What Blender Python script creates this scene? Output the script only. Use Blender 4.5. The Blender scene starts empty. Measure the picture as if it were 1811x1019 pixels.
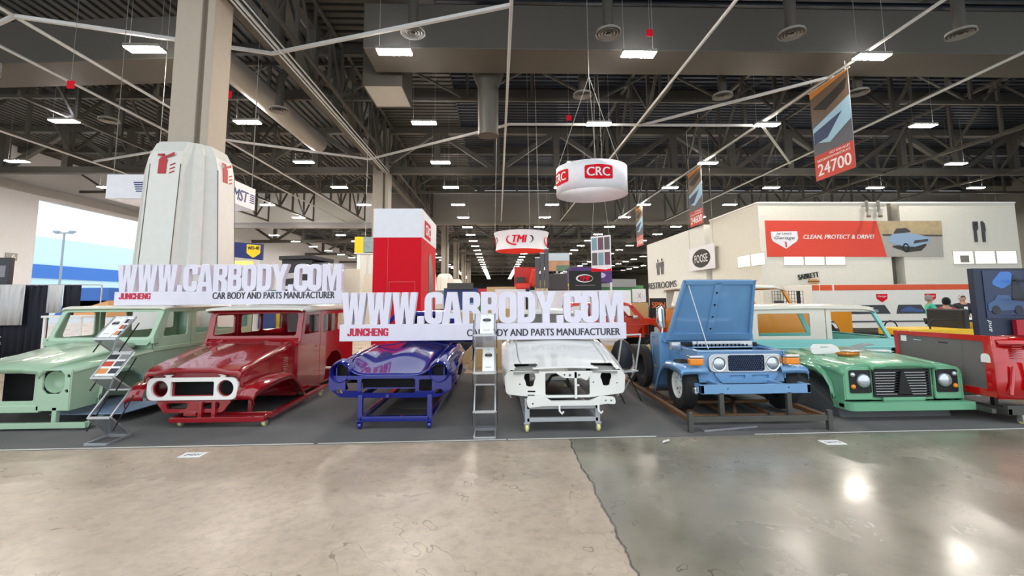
import bpy, bmesh, math, random
from mathutils import Vector, Matrix
from math import sin, cos, pi, radians

# ---------------------------------------------------------------- camera, world, exposure
SC = bpy.context.scene
COL = SC.collection
cam_d = bpy.data.cameras.new('camera')
cam = bpy.data.objects.new('camera', cam_d)
COL.objects.link(cam)
SC.camera = cam
FPX = 800.0
cam_d.sensor_fit = 'HORIZONTAL'
cam_d.sensor_width = 36.0
cam_d.lens = 36.0 * FPX / 1811
cam_d.shift_x = (905.5 - 904.93) / 1811
cam_d.shift_y = -(509.5 - 447.77) / 1811
cam_d.clip_end = 600
T_, P_, RO_ = radians(5.856), radians(1.816), radians(0.4)
f0 = Vector((sin(P_), cos(P_), 0)); r0 = Vector((cos(P_), -sin(P_), 0)); z0 = Vector((0, 0, 1))
fw = f0 * cos(T_) + z0 * sin(T_); up = -f0 * sin(T_) + z0 * cos(T_)
rr_ = r0 * cos(RO_) - up * sin(RO_); uu_ = up * cos(RO_) + r0 * sin(RO_)
m = Matrix.Identity(4)
for i in range(3):
    m[i][0], m[i][1], m[i][2] = rr_[i], uu_[i], -fw[i]
m[2][3] = 1.7
cam.matrix_world = m

world = bpy.data.worlds.new('daylight')
SC.world = world
world.use_nodes = True
wb = world.node_tree.nodes['Background']
wb.inputs[0].default_value = (0.86, 0.94, 1.0, 1)
wb.inputs[1].default_value = 1.5
LIGHT_STRENGTH = 190.0
SC.view_settings.view_transform = 'Standard'
SC.view_settings.look = 'None'
SC.view_settings.gamma = 1
SC.view_settings.use_curve_mapping = False
SC.view_settings.exposure = 0.3
SC.cycles.sample_clamp_indirect = 6
SC.cycles.max_bounces = 6
SC.cycles.diffuse_bounces = 3
SC.cycles.glossy_bounces = 3

# ---------------------------------------------------------------- materials
MATS = {}
def srgb(h):
    h = h.lstrip('#')
    v = [int(h[i:i + 2], 16) / 255 for i in (0, 2, 4)]
    return tuple((x / 12.92 if x <= .04045 else ((x + .055) / 1.055) ** 2.4) for x in v)
def mat(name, col='#808080', rough=.5, metal=0., coat=0., emit=0., spec=.5, var=.06, scale=6., alpha=1., trans=0., bump=0.):
    """a principled surface whose colour wanders a little with a noise texture"""
    if name in MATS: return MATS[name]
    c = srgb(col) if isinstance(col, str) else col
    mt = bpy.data.materials.new(name); mt.use_nodes = True
    nt = mt.node_tree; b = nt.nodes['Principled BSDF']
    b.inputs['Base Color'].default_value = (*c, 1)
    if var > 0:
        tc = nt.nodes.new('ShaderNodeTexCoord'); nz = nt.nodes.new('ShaderNodeTexNoise')
        nz.inputs['Scale'].default_value = scale; nz.inputs['Detail'].default_value = 3
        nt.links.new(tc.outputs['Object'], nz.inputs['Vector'])
        mx = nt.nodes.new('ShaderNodeMix'); mx.data_type = 'RGBA'
        mx.inputs[6].default_value = (*[x * (1 - var) for x in c], 1)
        mx.inputs[7].default_value = (*[min(1, x * (1 + var)) for x in c], 1)
        nt.links.new(nz.outputs['Fac'], mx.inputs[0]); nt.links.new(mx.outputs[2], b.inputs['Base Color'])
        if bump > 0:
            bp = nt.nodes.new('ShaderNodeBump'); bp.inputs['Strength'].default_value = bump
            nt.links.new(nz.outputs['Fac'], bp.inputs['Height']); nt.links.new(bp.outputs[0], b.inputs['Normal'])
    b.inputs['Roughness'].default_value = rough
    b.inputs['Metallic'].default_value = metal
    b.inputs['Coat Weight'].default_value = coat
    b.inputs['Coat Roughness'].default_value = .04
    b.inputs['Specular IOR Level'].default_value = spec
    b.inputs['Transmission Weight'].default_value = trans
    if emit > 0:
        b.inputs['Emission Color'].default_value = (*c, 1); b.inputs['Emission Strength'].default_value = emit
    MATS[name] = mt
    return mt

# ---------------------------------------------------------------- 2D outlines
def rnd(pts, r, n=4):
    """round the corners of a polygon; r is one radius or a list"""
    out = []; N = len(pts)
    for i, p in enumerate(pts):
        ri = r[i] if isinstance(r, (list, tuple)) else r
        if ri <= 0: out.append(tuple(p)); continue
        p = Vector(p[:2]); a = Vector(pts[i - 1][:2]) - p; b = Vector(pts[(i + 1) % N][:2]) - p
        la, lb = a.length, b.length; a.normalize(); b.normalize()
        ang = a.angle(b)
        d = min(ri / max(math.tan(ang / 2), 1e-3), la * .49, lb * .49)
        s, e = p + a * d, p + b * d
        for k in range(n + 1):
            t = k / n
            q = s * (1 - t) ** 2 + p * 2 * t * (1 - t) + e * t * t
            out.append((q.x, q.y))
    return out
def rrect(x0, y0, x1, y1, r=.02, n=4):
    return rnd([(x0, y0), (x1, y0), (x1, y1), (x0, y1)], r, n)
def circ(cx, cy, r, n=20, ry=None):
    ry = ry or r
    return [(cx + r * cos(2 * pi * k / n), cy + ry * sin(2 * pi * k / n)) for k in range(n)]

# ---------------------------------------------------------------- mesh builder
class MB:
    def __init__(s): s.bm = bmesh.new()
    def box(s, x0, x1, y0, y1, z0, z1):
        v = [s.bm.verts.new(p) for p in ((x0, y0, z0), (x1, y0, z0), (x1, y1, z0), (x0, y1, z0), (x0, y0, z1), (x1, y0, z1), (x1, y1, z1), (x0, y1, z1))]
        for f in ((3, 2, 1, 0), (4, 5, 6, 7), (0, 1, 5, 4), (1, 2, 6, 5), (2, 3, 7, 6), (3, 0, 4, 7)): s.bm.faces.new([v[i] for i in f])
        return s
    def hexa(s, P):
        v = [s.bm.verts.new(p) for p in P]
        for f in ((3, 2, 1, 0), (4, 5, 6, 7), (0, 1, 5, 4), (1, 2, 6, 5), (2, 3, 7, 6), (3, 0, 4, 7)): s.bm.faces.new([v[i] for i in f])
        return s
    def bar(s, p, q, w, h=None, upv=(0, 0, 1)):
        h = h or w; p = Vector(p); q = Vector(q); d = (q - p).normalized(); u = Vector(upv)
        if abs(d.dot(u)) > .97: u = Vector((1, 0, 0)) if abs(d.x) < .9 else Vector((0, 1, 0))
        r = d.cross(u).normalized() * w / 2; u = r.cross(d).normalized() * h / 2
        return s.hexa([p - r - u, p + r - u, q + r - u, q - r - u, p - r + u, p + r + u, q + r + u, q - r + u])
    def tube(s, pts, r, n=8, closed=False):
        pts = [Vector(p) for p in pts]; rings = []; N = len(pts)
        u = None
        for i, p in enumerate(pts):
            if closed: d = (pts[(i + 1) % N] - pts[i - 1]).normalized()
            else: d = (pts[min(i + 1, N - 1)] - pts[max(i - 1, 0)]).normalized()
            if u is None:
                u = Vector((0, 0, 1)) if abs(d.z) < .9 else Vector((1, 0, 0))
            a = d.cross(u).normalized(); u2 = a.cross(d).normalized(); u = u2
            rr = r[i] if isinstance(r, (list, tuple)) else r
            rings.append([s.bm.verts.new(p + a * rr * cos(2 * pi * k / n) + u2 * rr * sin(2 * pi * k / n)) for k in range(n)])
        M = N if closed else N - 1
        for i in range(M):
            A, B = rings[i], rings[(i + 1) % N]
            for k in range(n): s.bm.faces.new((A[k], A[(k + 1) % n], B[(k + 1) % n], B[k]))
        if not closed:
            s.bm.faces.new(rings[0][::-1]); s.bm.faces.new(rings[-1])
        return s
    def cyl(s, p, q, r, n=16, r2=None):
        return s.tube([p, q], [r, r if r2 is None else r2], n)
    def lathe(s, prof, o=(0, 0, 0), axis='z', n=24, cap=False):
        """prof: list of (radius, height)"""
        o = Vector(o); rings = []
        for (r, h) in prof:
            ring = []
            for k in range(n):
                a = 2 * pi * k / n; c, d = r * cos(a), r * sin(a)
                ring.append(s.bm.verts.new(o + (Vector((c, d, h)) if axis == 'z' else Vector((c, h, d)) if axis == 'y' else Vector((h, c, d)))))
            rings.append(ring)
        for A, B in zip(rings, rings[1:]):
            for k in range(n): s.bm.faces.new((A[k], A[(k + 1) % n], B[(k + 1) % n], B[k]))
        if cap:
            s.bm.faces.new(rings[0][::-1]); s.bm.faces.new(rings[-1])
        return s
    def loft(s, rows, close=False, cap=False):
        R = [[s.bm.verts.new(p) for p in row] for row in rows]; n = len(R[0])
        for A, B in zip(R, R[1:]):
            for k in range(n if close else n - 1): s.bm.faces.new((A[k], A[(k + 1) % n], B[(k + 1) % n], B[k]))
        if cap: s.bm.faces.new(R[0][::-1]); s.bm.faces.new(R[-1])
        return s
    def plate(s, outer, holes=(), f=None, t=(0, .01, 0), cu=(), cv=()):
        """flat outline with holes -> triangles -> optional cuts -> mapped by f(u,v) -> thickened along t"""
        b = bmesh.new()
        for loop in [outer] + list(holes):
            vs = [b.verts.new((p[0], p[1], 0)) for p in loop]
            for i in range(len(vs)):
                try: b.edges.new((vs[i - 1], vs[i]))
                except ValueError: pass
        bmesh.ops.triangle_fill(b, edges=b.edges[:], use_beauty=True, use_dissolve=False)
        bmesh.ops.dissolve_limit(b, angle_limit=.01, verts=b.verts[:], edges=b.edges[:])
        if cu or cv:
            bmesh.ops.triangulate(b, faces=b.faces[:])
        for u in cu: bmesh.ops.bisect_plane(b, geom=b.verts[:] + b.edges[:] + b.faces[:], plane_co=(u, 0, 0), plane_no=(1, 0, 0), dist=1e-5)
        for v in cv: bmesh.ops.bisect_plane(b, geom=b.verts[:] + b.edges[:] + b.faces[:], plane_co=(0, v, 0), plane_no=(0, 1, 0), dist=1e-5)
        b.verts.ensure_lookup_table(); b.verts.index_update()
        P = [Vector(f(v.co.x, v.co.y)) for v in b.verts]; t = Vector(t)
        A = [s.bm.verts.new(p) for p in P]
        if t.length > 0:
            B = [s.bm.verts.new(p + t) for p in P]
        for fc in b.faces:
            ids = [v.index for v in fc.verts]
            s.bm.faces.new([A[i] for i in ids])
            if t.length > 0: s.bm.faces.new([B[i] for i in ids[::-1]])
        if t.length > 0:
            for e in b.edges:
                if len(e.link_faces) == 1:
                    i, j = e.verts[0].index, e.verts[1].index
                    s.bm.faces.new((A[i], A[j], B[j], B[i]))
        b.free()
        return s
    def xz(s, outer, y, holes=(), t=.01, **k): return s.plate(outer, holes, lambda u, v: (u, y, v), (0, t, 0), **k)
    def yz(s, outer, x, holes=(), t=.01, **k): return s.plate(outer, holes, lambda u, v: (x, u, v), (t, 0, 0), **k)
    def xy(s, outer, z, holes=(), t=.01, **k): return s.plate(outer, holes, lambda u, v: (u, v, z), (0, 0, t), **k)
    def xform(s, M):
        bmesh.ops.transform(s.bm, matrix=M, verts=s.bm.verts[:]); return s
    def mirror_x(s):
        g = bmesh.ops.duplicate(s.bm, geom=s.bm.verts[:] + s.bm.edges[:] + s.bm.faces[:])
        vs = [e for e in g['geom'] if isinstance(e, bmesh.types.BMVert)]
        for v in vs: v.co.x = -v.co.x
        return s

def lin(a, b, n): return [a + (b - a) * (i + 1) / (n + 1) for i in range(n)]
def obj(name, mb, mt, parent=None, bevel=0., solid=0., smooth=0, subd=0, loc=None):
    bmesh.ops.remove_doubles(mb.bm, verts=mb.bm.verts[:], dist=1e-5)
    bmesh.ops.recalc_face_normals(mb.bm, faces=mb.bm.faces[:])
    me = bpy.data.meshes.new(name); mb.bm.to_mesh(me); mb.bm.free()
    me.materials.append(mt)
    o = bpy.data.objects.new(name, me); COL.objects.link(o)
    if parent: o.parent = parent
    if loc: o.location = loc
    if smooth:
        for p in me.polygons: p.use_smooth = True
        for e in me.edges: pass
        try: me.set_sharp_from_angle(angle=radians(smooth))
        except Exception: pass
    if solid:
        md = o.modifiers.new('thickness', 'SOLIDIFY'); md.thickness = solid; md.offset = 0
    if subd:
        md = o.modifiers.new('round', 'SUBSURF'); md.levels = subd; md.render_levels = subd
    if bevel:
        md = o.modifiers.new('edge', 'BEVEL'); md.width = bevel; md.segments = 2; md.limit_method = 'ANGLE'; md.angle_limit = radians(40)
        md.harden_normals = False
    return o
def tag(o, label, cat, group=None):
    o['label'] = label; o['category'] = cat
    if group: o['group'] = group
    return o
def thing(name, label, cat, loc=(0, 0, 0), rz=0., group=None):
    o = bpy.data.objects.new(name, None); COL.objects.link(o)
    o.location = loc; o.rotation_euler = (0, 0, rz); o.empty_display_size = .2
    return tag(o, label, cat, group)
def struct(name, mb, mt, **k):
    o = obj(name, mb, mt, **k); o['kind'] = 'structure'; return o
def children(o): return [c for c in COL.objects if c.parent == o]
def copy_tree(o, parent=None):
    c = o.copy(); COL.objects.link(c)
    if parent: c.parent = parent
    for ch in children(o): copy_tree(ch, c)
    return c
FONT = None
def text_mb(body, width, height, depth=.004, bold=0., italic=0.):
    """lettering as a mesh fitted to width x height in the XZ plane, facing -Y, lower left at 0,0"""
    cu = bpy.data.curves.new('lettering', 'FONT'); cu.body = body; cu.extrude = .02; cu.shear = italic
    cu.resolution_u = 3
    o = bpy.data.objects.new('lettering', cu); COL.objects.link(o)
    dg = bpy.context.evaluated_depsgraph_get(); dg.update()
    me = bpy.data.meshes.new_from_object(o.evaluated_get(dg))
    mb = MB(); mb.bm.from_mesh(me)
    bpy.data.objects.remove(o); bpy.data.curves.remove(cu); bpy.data.meshes.remove(me)
    xs = [v.co.x for v in mb.bm.verts]; ys = [v.co.y for v in mb.bm.verts]
    x0, x1, y0, y1 = min(xs), max(xs), min(ys), max(ys)
    for v in mb.bm.verts:
        x = (v.co.x - x0) / (x1 - x0) * width; z = (v.co.y - y0) / (y1 - y0) * height; y = -v.co.z / .02 * depth / 2
        v.co = (x, y - depth / 2, z)
    if bold:
        src = mb.bm.copy(); 
        for s_ in (-1, 1):
            me = bpy.data.meshes.new('t'); src.to_mesh(me); n0 = len(mb.bm.verts); mb.bm.from_mesh(me); bpy.data.meshes.remove(me)
            mb.bm.verts.ensure_lookup_table()
            for v in mb.bm.verts[n0:]: v.co.x += s_ * bold * height * 1.6; v.co.y -= .0004 * s_
        src.free()
    return mb
# heavy condensed capitals: outer outline and holes in a box one unit high
def _C(w=.64, s=.25, r=.3):
    o = rnd([(w, .62), (w, 1), (0, 1), (0, 0), (w, 0), (w, .38), (w - s, .38), (w - s, .17), (s, .17), (s, .83), (w - s, .83), (w - s, .62)],
            [0, r, r, r, r, 0, 0, .08, .08, .08, .08, 0], 5)
    return o
GLYPH = {
    'W': (.88, [(0, 1), (.235, 1), (.28, .44), (.33, 1), (.55, 1), (.60, .44), (.645, 1), (.88, 1), (.75, 0), (.5, 0), (.44, .5), (.38, 0), (.13, 0)], []),
    '.': (.24, [(0, 0), (.24, 0), (.24, .24), (0, .24)], []),
    'C': (.6, _C(), []),
    'G': (.6, rnd([(.6, .64), (.6, 1), (0, 1), (0, 0), (.6, 0), (.6, .52), (.32, .52), (.32, .36), (.4, .36), (.4, .17), (.2, .17), (.2, .83), (.4, .83), (.4, .64)],
                  [0, .27, .27, .27, .1, 0, 0, 0, 0, .08, .08, .08, .08, 0], 5), []),
    'A': (.72, [(0, 0), (.19, 1), (.53, 1), (.72, 0), (.46, 0), (.44, .17), (.28, .17), (.26, 0)], [[(.305, .34), (.415, .34), (.36, .74)]]),
    'R': (.64, rnd([(0, 0), (.25, 0), (.25, .4), (.3, .4), (.38, .32), (.38, 0), (.64, 0), (.64, .36), (.52, .47), (.63, .58), (.63, 1), (0, 1)],
                   [0, 0, 0, 0, .06, 0, 0, .06, .04, .08, .25, 0], 4), [rrect(.25, .59, .39, .82, .05)]),
    'B': (.62, rnd([(0, 0), (.62, 0), (.62, .45), (.55, .52), (.6, .6), (.6, 1), (0, 1)], [0, .25, .1, .03, .08, .25, 0], 4),
          [rrect(.25, .18, .39, .42, .05), rrect(.25, .6, .38, .82, .05)]),
    'O': (.66, rrect(0, 0, .66, 1, .31, 7), [rrect(.255, .18, .405, .82, .075, 5)]),
    'D': (.65, rnd([(0, 0), (.65, 0), (.65, 1), (0, 1)], [0, .3, .3, 0], 6), [rnd([(.25, .18), (.4, .18), (.4, .82), (.25, .82)], [0, .07, .07, 0], 4)]),
    'Y': (.74, [(0, 1), (.265, 1), (.37, .66), (.475, 1), (.74, 1), (.5, .4), (.5, 0), (.24, 0), (.24, .4)], []),
    'M': (.88, [(0, 0), (0, 1), (.32, 1), (.44, .52), (.56, 1), (.88, 1), (.88, 0), (.65, 0), (.65, .6), (.51, 0), (.37, 0), (.23, .6), (.23, 0)], []),
    'J': (.5, rnd([(0, 0), (.5, 0), (.5, 1), (.3, 1), (.3, .17), (.18, .17), (.18, .34), (0, .34)], [.2, .24, 0, 0, .06, .05, 0, 0], 4), []),
    'U': (.6, rnd([(0, 0), (.6, 0), (.6, 1), (.4, 1), (.4, .17), (.2, .17), (.2, 1), (0, 1)], [.26, .26, 0, 0, .08, .08, 0, 0], 5), []),
    'N': (.62, [(0, 0), (0, 1), (.2, 1), (.42, .45), (.42, 1), (.62, 1), (.62, 0), (.43, 0), (.2, .55), (.2, 0)], []),
    'H': (.62, [(0, 0), (.2, 0), (.2, .4), (.42, .4), (.42, 0), (.62, 0), (.62, 1), (.42, 1), (.42, .58), (.2, .58), (.2, 1), (0, 1)], []),
    'E': (.5, [(0, 0), (.5, 0), (.5, .18), (.2, .18), (.2, .42), (.46, .42), (.46, .58), (.2, .58), (.2, .82), (.5, .82), (.5, 1), (0, 1)], []),
}
def glyph_mbs(word, width, height, depth, gap=.04):
    tot = sum(GLYPH[c][0] for c in word) + gap * (len(word) - 1); s = width / tot; x = 0; out = []
    for c in word:
        w, o, h = GLYPH[c]
        mb = MB(); mb.xz([(x + p[0] * s, p[1] * height) for p in o], 0, [[(x + p[0] * s, p[1] * height) for p in q] for q in h], t=depth)
        out.append((c, mb)); x += (w + gap) * s
    return out
# ---------------------------------------------------------------- hall shell
def floor_material():
    mt = bpy.data.materials.new('worn polished concrete'); mt.use_nodes = True
    nt = mt.node_tree; N = nt.nodes; Lk = nt.links; b = N['Principled BSDF']
    geo = N.new('ShaderNodeNewGeometry'); sep = N.new('ShaderNodeSeparateXYZ'); Lk.new(geo.outputs['Position'], sep.inputs[0])
    def noise(sc, det=6, rough=.6, dist=0):
        n = N.new('ShaderNodeTexNoise'); n.inputs['Scale'].default_value = sc; n.inputs['Detail'].default_value = det
        n.inputs['Roughness'].default_value = rough; n.inputs['Distortion'].default_value = dist
        Lk.new(geo.outputs['Position'], n.inputs['Vector']); return n.outputs['Fac']
    def ramp(src, p0, c0, p1, c1):
        r = N.new('ShaderNodeValToRGB'); r.color_ramp.elements[0].position = p0; r.color_ramp.elements[1].position = p1
        r.color_ramp.elements[0].color = c0; r.color_ramp.elements[1].color = c1; Lk.new(src, r.inputs[0]); return r.outputs[0]
    def mix(fac, a, c, mode='MIX'):
        mx = N.new('ShaderNodeMix'); mx.data_type = 'RGBA'; mx.blend_type = mode
        for s, v in ((0, fac), (6, a), (7, c)):
            if isinstance(v, (float, int)): mx.inputs[s].default_value = v
            elif isinstance(v, tuple): mx.inputs[s].default_value = v
            else: Lk.new(v, mx.inputs[s])
        return mx.outputs[2]
    def math_(op, a, c=None):
        n = N.new('ShaderNodeMath'); n.operation = op
        for s, v in ((0, a), (1, c)):
            if v is None: continue
            if isinstance(v, (float, int)): n.inputs[s].default_value = v
            else: Lk.new(v, n.inputs[s])
        return n.outputs[0]
    W = lambda h: (*srgb(h), 1)
    beige = ramp(noise(.9, 8, .65, .4), .3, W('#a08f7c'), .7, W('#cbb8a3'))
    beige = mix(ramp(noise(9, 6, .7), .45, (0, 0, 0, 1), .75, (.6, .6, .6, 1)), beige, W('#85776a'))
    grey = ramp(noise(.55, 5, .55, .6), .35, W('#767061'), .68, W('#9c9483'))
    grey = mix(ramp(noise(6, 6, .7), .5, (0, 0, 0, 1), .8, (.4, .4, .4, 1)), grey, W('#646053'))
    edge = math_('ADD', sep.outputs[0], math_('MULTIPLY', math_('SUBTRACT', noise(3, 4), .5), .12))
    side = math_('GREATER_THAN', edge, .86)
    base = mix(side, beige, grey)
    jd = math_('ABSOLUTE', math_('SUBTRACT', edge, .86))
    base = mix(math_('MULTIPLY', math_('LESS_THAN', jd, .009), .75), base, W('#2c2924'))
    # hairline cracks: the thin middle of a warped noise
    cr = math_('ABSOLUTE', math_('SUBTRACT', noise(.42, 5, .6, .3), .5))
    base = mix(math_('MULTIPLY', math_('LESS_THAN', cr, .0007), .5), base, W('#3d372f'))
    Lk.new(base, b.inputs['Base Color'])
    rg = ramp(noise(.8, 5, .6, .5), .35, (.16, .16, .16, 1), .7, (.34, .34, .34, 1))
    rb = ramp(noise(1.1, 5, .6, .5), .35, (.26, .26, .26, 1), .7, (.44, .44, .44, 1))
    Lk.new(mix(side, rb, rg), b.inputs['Roughness'])
    bp = N.new('ShaderNodeBump'); bp.inputs['Strength'].default_value = .06; Lk.new(noise(5, 5), bp.inputs['Height']); Lk.new(bp.outputs[0], b.inputs['Normal'])
    return mt
struct('floor', MB().xy([(-36, -14), (52, -14), (52, 232), (-36, 232)], -.3, t=.3), floor_material())
m_dk = mat('dark ceiling steel', '#403e39', .6)
m_dk2 = mat('dark ceiling beam', '#4c4943', .6)
m_deck = mat('blue grey roof deck', '#232a35', .5)
m_duct = mat('painted duct brown', '#4e4a43', .55)
m_pipe = mat('pale painted pipe', '#d6d6d4', .4)
m_wallw = mat('white painted wall', '#e4e2dc', .65)
m_wallg = mat('shaded bulkhead taupe', '#6d6a63', .65)
m_col = mat('taupe column paint', '#b3a696', .7)
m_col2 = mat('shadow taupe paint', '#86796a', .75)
m_white = mat('clean white laminate', '#e9e7e6', .4)
m_black = mat('matt black', '#121212', .6)
m_steel = mat('brushed aluminium', '#c4c6c9', .32, metal=.75)

def deck(name, x0, x1, y0, y1, z, along, pitch=.38):
    mb = MB(); rows = []
    a0, a1 = (x0, x1) if along == 'y' else (y0, y1)
    n = int((a1 - a0) / pitch); pts = []
    for i in range(n):
        a = a0 + i * pitch
        pts += [(a, z), (a + pitch * .42, z), (a + pitch * .5, z + .16), (a + pitch * .92, z + .16)]
    if along == 'y': mb.loft([[(a, y0, h) for a, h in pts], [(a, y1, h) for a, h in pts]])
    else: mb.loft([[(x0, a, h) for a, h in pts], [(x1, a, h) for a, h in pts]])
    return struct(name, mb, m_deck)
deck('ceiling', -36, -7.6, 4, 48, 13.3, 'y', .42).data.materials[0] = mat('daylight tinted roof pan', '#bfd6e4', .5)  # daylight from the door is painted in as a pale blue deck
deck('ceiling_middle', -7.6, -2.4, 4, 48, 13.3, 'x', .42).data.materials[0] = mat('light tinted roof pan', '#cfcfca', .5)  # pale colour stands in for the light on this deck strip
deck('ceiling_main', -2.4, 52, 4, 48, 13.3, 'x', .42)
mb = MB()
for i in range(67): mb.box(-36 + i * .42, -35.76 + i * .42, 4, 48, 13.12, 13.29)  # dark bars added here and below to alternate with the brightened pans
struct('ceiling_rib', mb, m_dk)
mb = MB()
for i in range(100): mb.box(-7.6, -2.4, 4 + i * .44, 4.24 + i * .44, 13.12, 13.29)
struct('ceiling_rib', mb, m_dk)
deck('ceiling_far', -36, 52, 48, 232, 13.3, 'x', 2.0)

def truss(p0, p1, zb, zt, bays, w=.22, wd=.14, m_=None, name='ceiling_truss', vert=True):
    mb = MB(); p0 = Vector((*p0, 0)); p1 = Vector((*p1, 0)); Z = lambda p, z: Vector((p.x, p.y, z))
    mb.bar(Z(p0, zb), Z(p1, zb), w, w); mb.bar(Z(p0, zt), Z(p1, zt), w, w)
    for i in range(bays + 1):
        a = p0.lerp(p1, i / bays)
        if vert: mb.bar(Z(a, zb), Z(a, zt), wd * 1.3, wd * 1.3)
        if i < bays:
            c = p0.lerp(p1, (i + 1) / bays)
            if i % 2: mb.bar(Z(a, zb), Z(c, zt), wd, wd)
            else: mb.bar(Z(a, zt), Z(c, zb), wd, wd)
    return struct(name, mb, m_ or m_dk2)
for Y in (29.6, 65.6, 83.6, 101.6, 119.6, 137.6, 155.6):
    truss((-36, Y), (52, Y), 10.25, 13.0, 22 if Y < 100 else 14, .42, .3)
truss((-36, 21.0), (52, 21.0), 11.3, 13.0, 28, .16, .1)
truss((-36, 38.6), (52, 38.6), 11.0, 13.0, 28, .2, .12)
truss((-7.6, 9), (-7.6, 48), 10.3, 13.0, 13, .34, .3)
truss((-6.9, 9), (-6.9, 48), 10.6, 13.0, 26, .12, .08)
for X in (-24.2, -19.5, -14.1, 6.9, 12.8, 18.3, 26.5, 35):
    truss((X, 18.4 if X < 0 else 17.0), (X, 48), 10.15, 13.0, 12, .15, .11, m_=m_dk2)
# pale bottom tubes and bracing at chord level
mb = MB()
for X in (-24.2, -16.2, -14.1, 6.75, 12.65, 18.15, 0.42): mb.tube([(X, 8, 10.05), (X, 48, 10.05)], .055, 6)
struct('ceiling_trim', mb, m_pipe)
mb = MB()
for a, c in (((-7.6, 14.8), (.42, 12.1)), ((-7.6, 14.8), (-14.1, 12.9)), ((-7.6, 26.4), (.5, 21.0)), ((-7.6, 26.4), (-14.1, 23.2)), ((.5, 20.9), (13, 20.9)),
             ((-14.1, 23.2), (-24, 27)), ((-14.1, 12.9), (-20, 15.5)), ((13, 21), (18.3, 27)), ((6.9, 21), (12.8, 16))):
    mb.bar((*a, 10.05), (*c, 10.05), .1, .1)
struct('ceiling_brace', mb, m_pipe)
mb = MB()
for k, (dx, dz) in enumerate(((.25, 0), (.34, .1), (.43, -.06), (.52, .08), (.16, .12))):
    mb.tube([(-7.6 + dx, 8, 10 + dz), (-7.6 + dx, 29.3, 10 + dz)], .028, 6)
struct('ceiling_conduit', mb, m_pipe)
mb = MB()
for Y in (12.4, 19.6, 24, 33.5, 43): mb.box(-36, 52, Y - .12, Y + .12, 12.7, 13.25)
struct('ceiling_beam', mb, m_dk)
mb = MB()
for X in range(-34, 52, 3): mb.box(X - .06, X + .06, 50, 160, 12.9, 13.2)
struct('ceiling_joist', mb, m_dk)

# ducts
tag(obj('air_duct', MB().box(-4.6, 34, 14.9, 16.6, 10.35, 12.0), m_duct, bevel=.03), 'wide rectangular brown duct crossing the ceiling above the first lamps', 'duct')
tag(obj('air_duct', MB().hexa([(-22, 16.4, 10.3), (-11.2, 15.6, 10.3), (-11.2, 17.4, 10.3), (-22, 18.2, 10.3), (-22, 16.4, 11.9), (-11.2, 15.6, 11.9), (-11.2, 17.4, 11.9), (-22, 18.2, 11.9)]), m_duct, bevel=.03),
    'rectangular brown duct left of the white clad column', 'duct')
d = thing('return_air_box', 'square duct dropping behind the column, with a pale open underside', 'duct', (-4.45, 18, 10))
obj('box', MB().loft([[(-.75, -1, 0), (.75, -1, 0), (.75, 1, 0), (-.75, 1, 0)], [(-.75, -1, 2), (.75, -1, 2), (.75, 1, 2), (-.75, 1, 2)]], close=True), m_duct, d, solid=.04)
obj('grille', MB().box(-.72, .72, -.97, .97, .03, .06), mat('pale filter', '#d9d8d2', .6), d)
d = thing('drop_duct', 'tall tapered vertical duct hanging over the middle aisle', 'duct', (-.35, 17.5, 8.2))
obj('duct', MB().loft([[(x * w, y * w, z) for x, y in circ(0, 0, 1, 16)] for z, w in ((0, .42), (.2, .4), (2, .42), (2.5, .62), (3.0, .66), (5.1, .66))], close=True, cap=True), m_duct, d, smooth=40)
mb = MB(); mb.cyl((-10.25, 15.8, 10.65), (-10.25, 25.5, 10.65), .5, 20)
tag(obj('round_duct', mb, mat('pale galvanised duct', '#a9a7a2', .4, metal=.3), smooth=40), 'long round pale duct running beside the white clad column', 'duct')
def diffuser(X, Y, z, lab):
    d = thing('air_diffuser', lab, 'air diffuser', (X, Y, z), 0, 'round ceiling diffusers')
    obj('drop_pipe', MB().tube([(0, 0, .12), (0, 0, 1.4), (.1, .25, 1.9), (.1, .6, 2.3), (.1, .6, (13.3 if X > -2.4 else 13.11) - z)], .17, 12), m_duct, d, smooth=50)
    c = MB()
    for r in (.4, .31, .22, .13): c.lathe([(r, 0), (r - .035, .015), (r - .05, .05), (r - .02, .09)], n=24)
    c.lathe([(.4, 0), (.36, .1), (.17, .15)], n=24)
    obj('ring', c, mat('diffuser grey', '#8f8c85', .5), d, smooth=50)
for X, Y, lab in ((3.5, 13.3, 'round diffuser on the brown duct above the ring banner aisle'), (3.5, 17.6, 'smaller round diffuser directly behind the duct, above the white ring banner'),
                  (9.3, 13.2, 'round diffuser on the brown duct, second from the right edge'), (9.3, 17.6, 'round diffuser on an elbow pipe left of the tall number banner'),
                  (14.7, 13.1, 'round diffuser at the far right end of the brown duct'), (14.7, 17.2, 'round diffuser just right of the tall number banner'),
                  (-2.7, 13.9, 'round diffuser on the brown duct above the second lamp'), (-9.2, 18.7, 'round diffuser beside the round pale duct'), (-17.2, 19.9, 'round diffuser left of the white clad column')):
    diffuser(X, Y, 10.28 if X == -2.7 else 9.95 if X > 0 else 9.7, lab)

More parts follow.
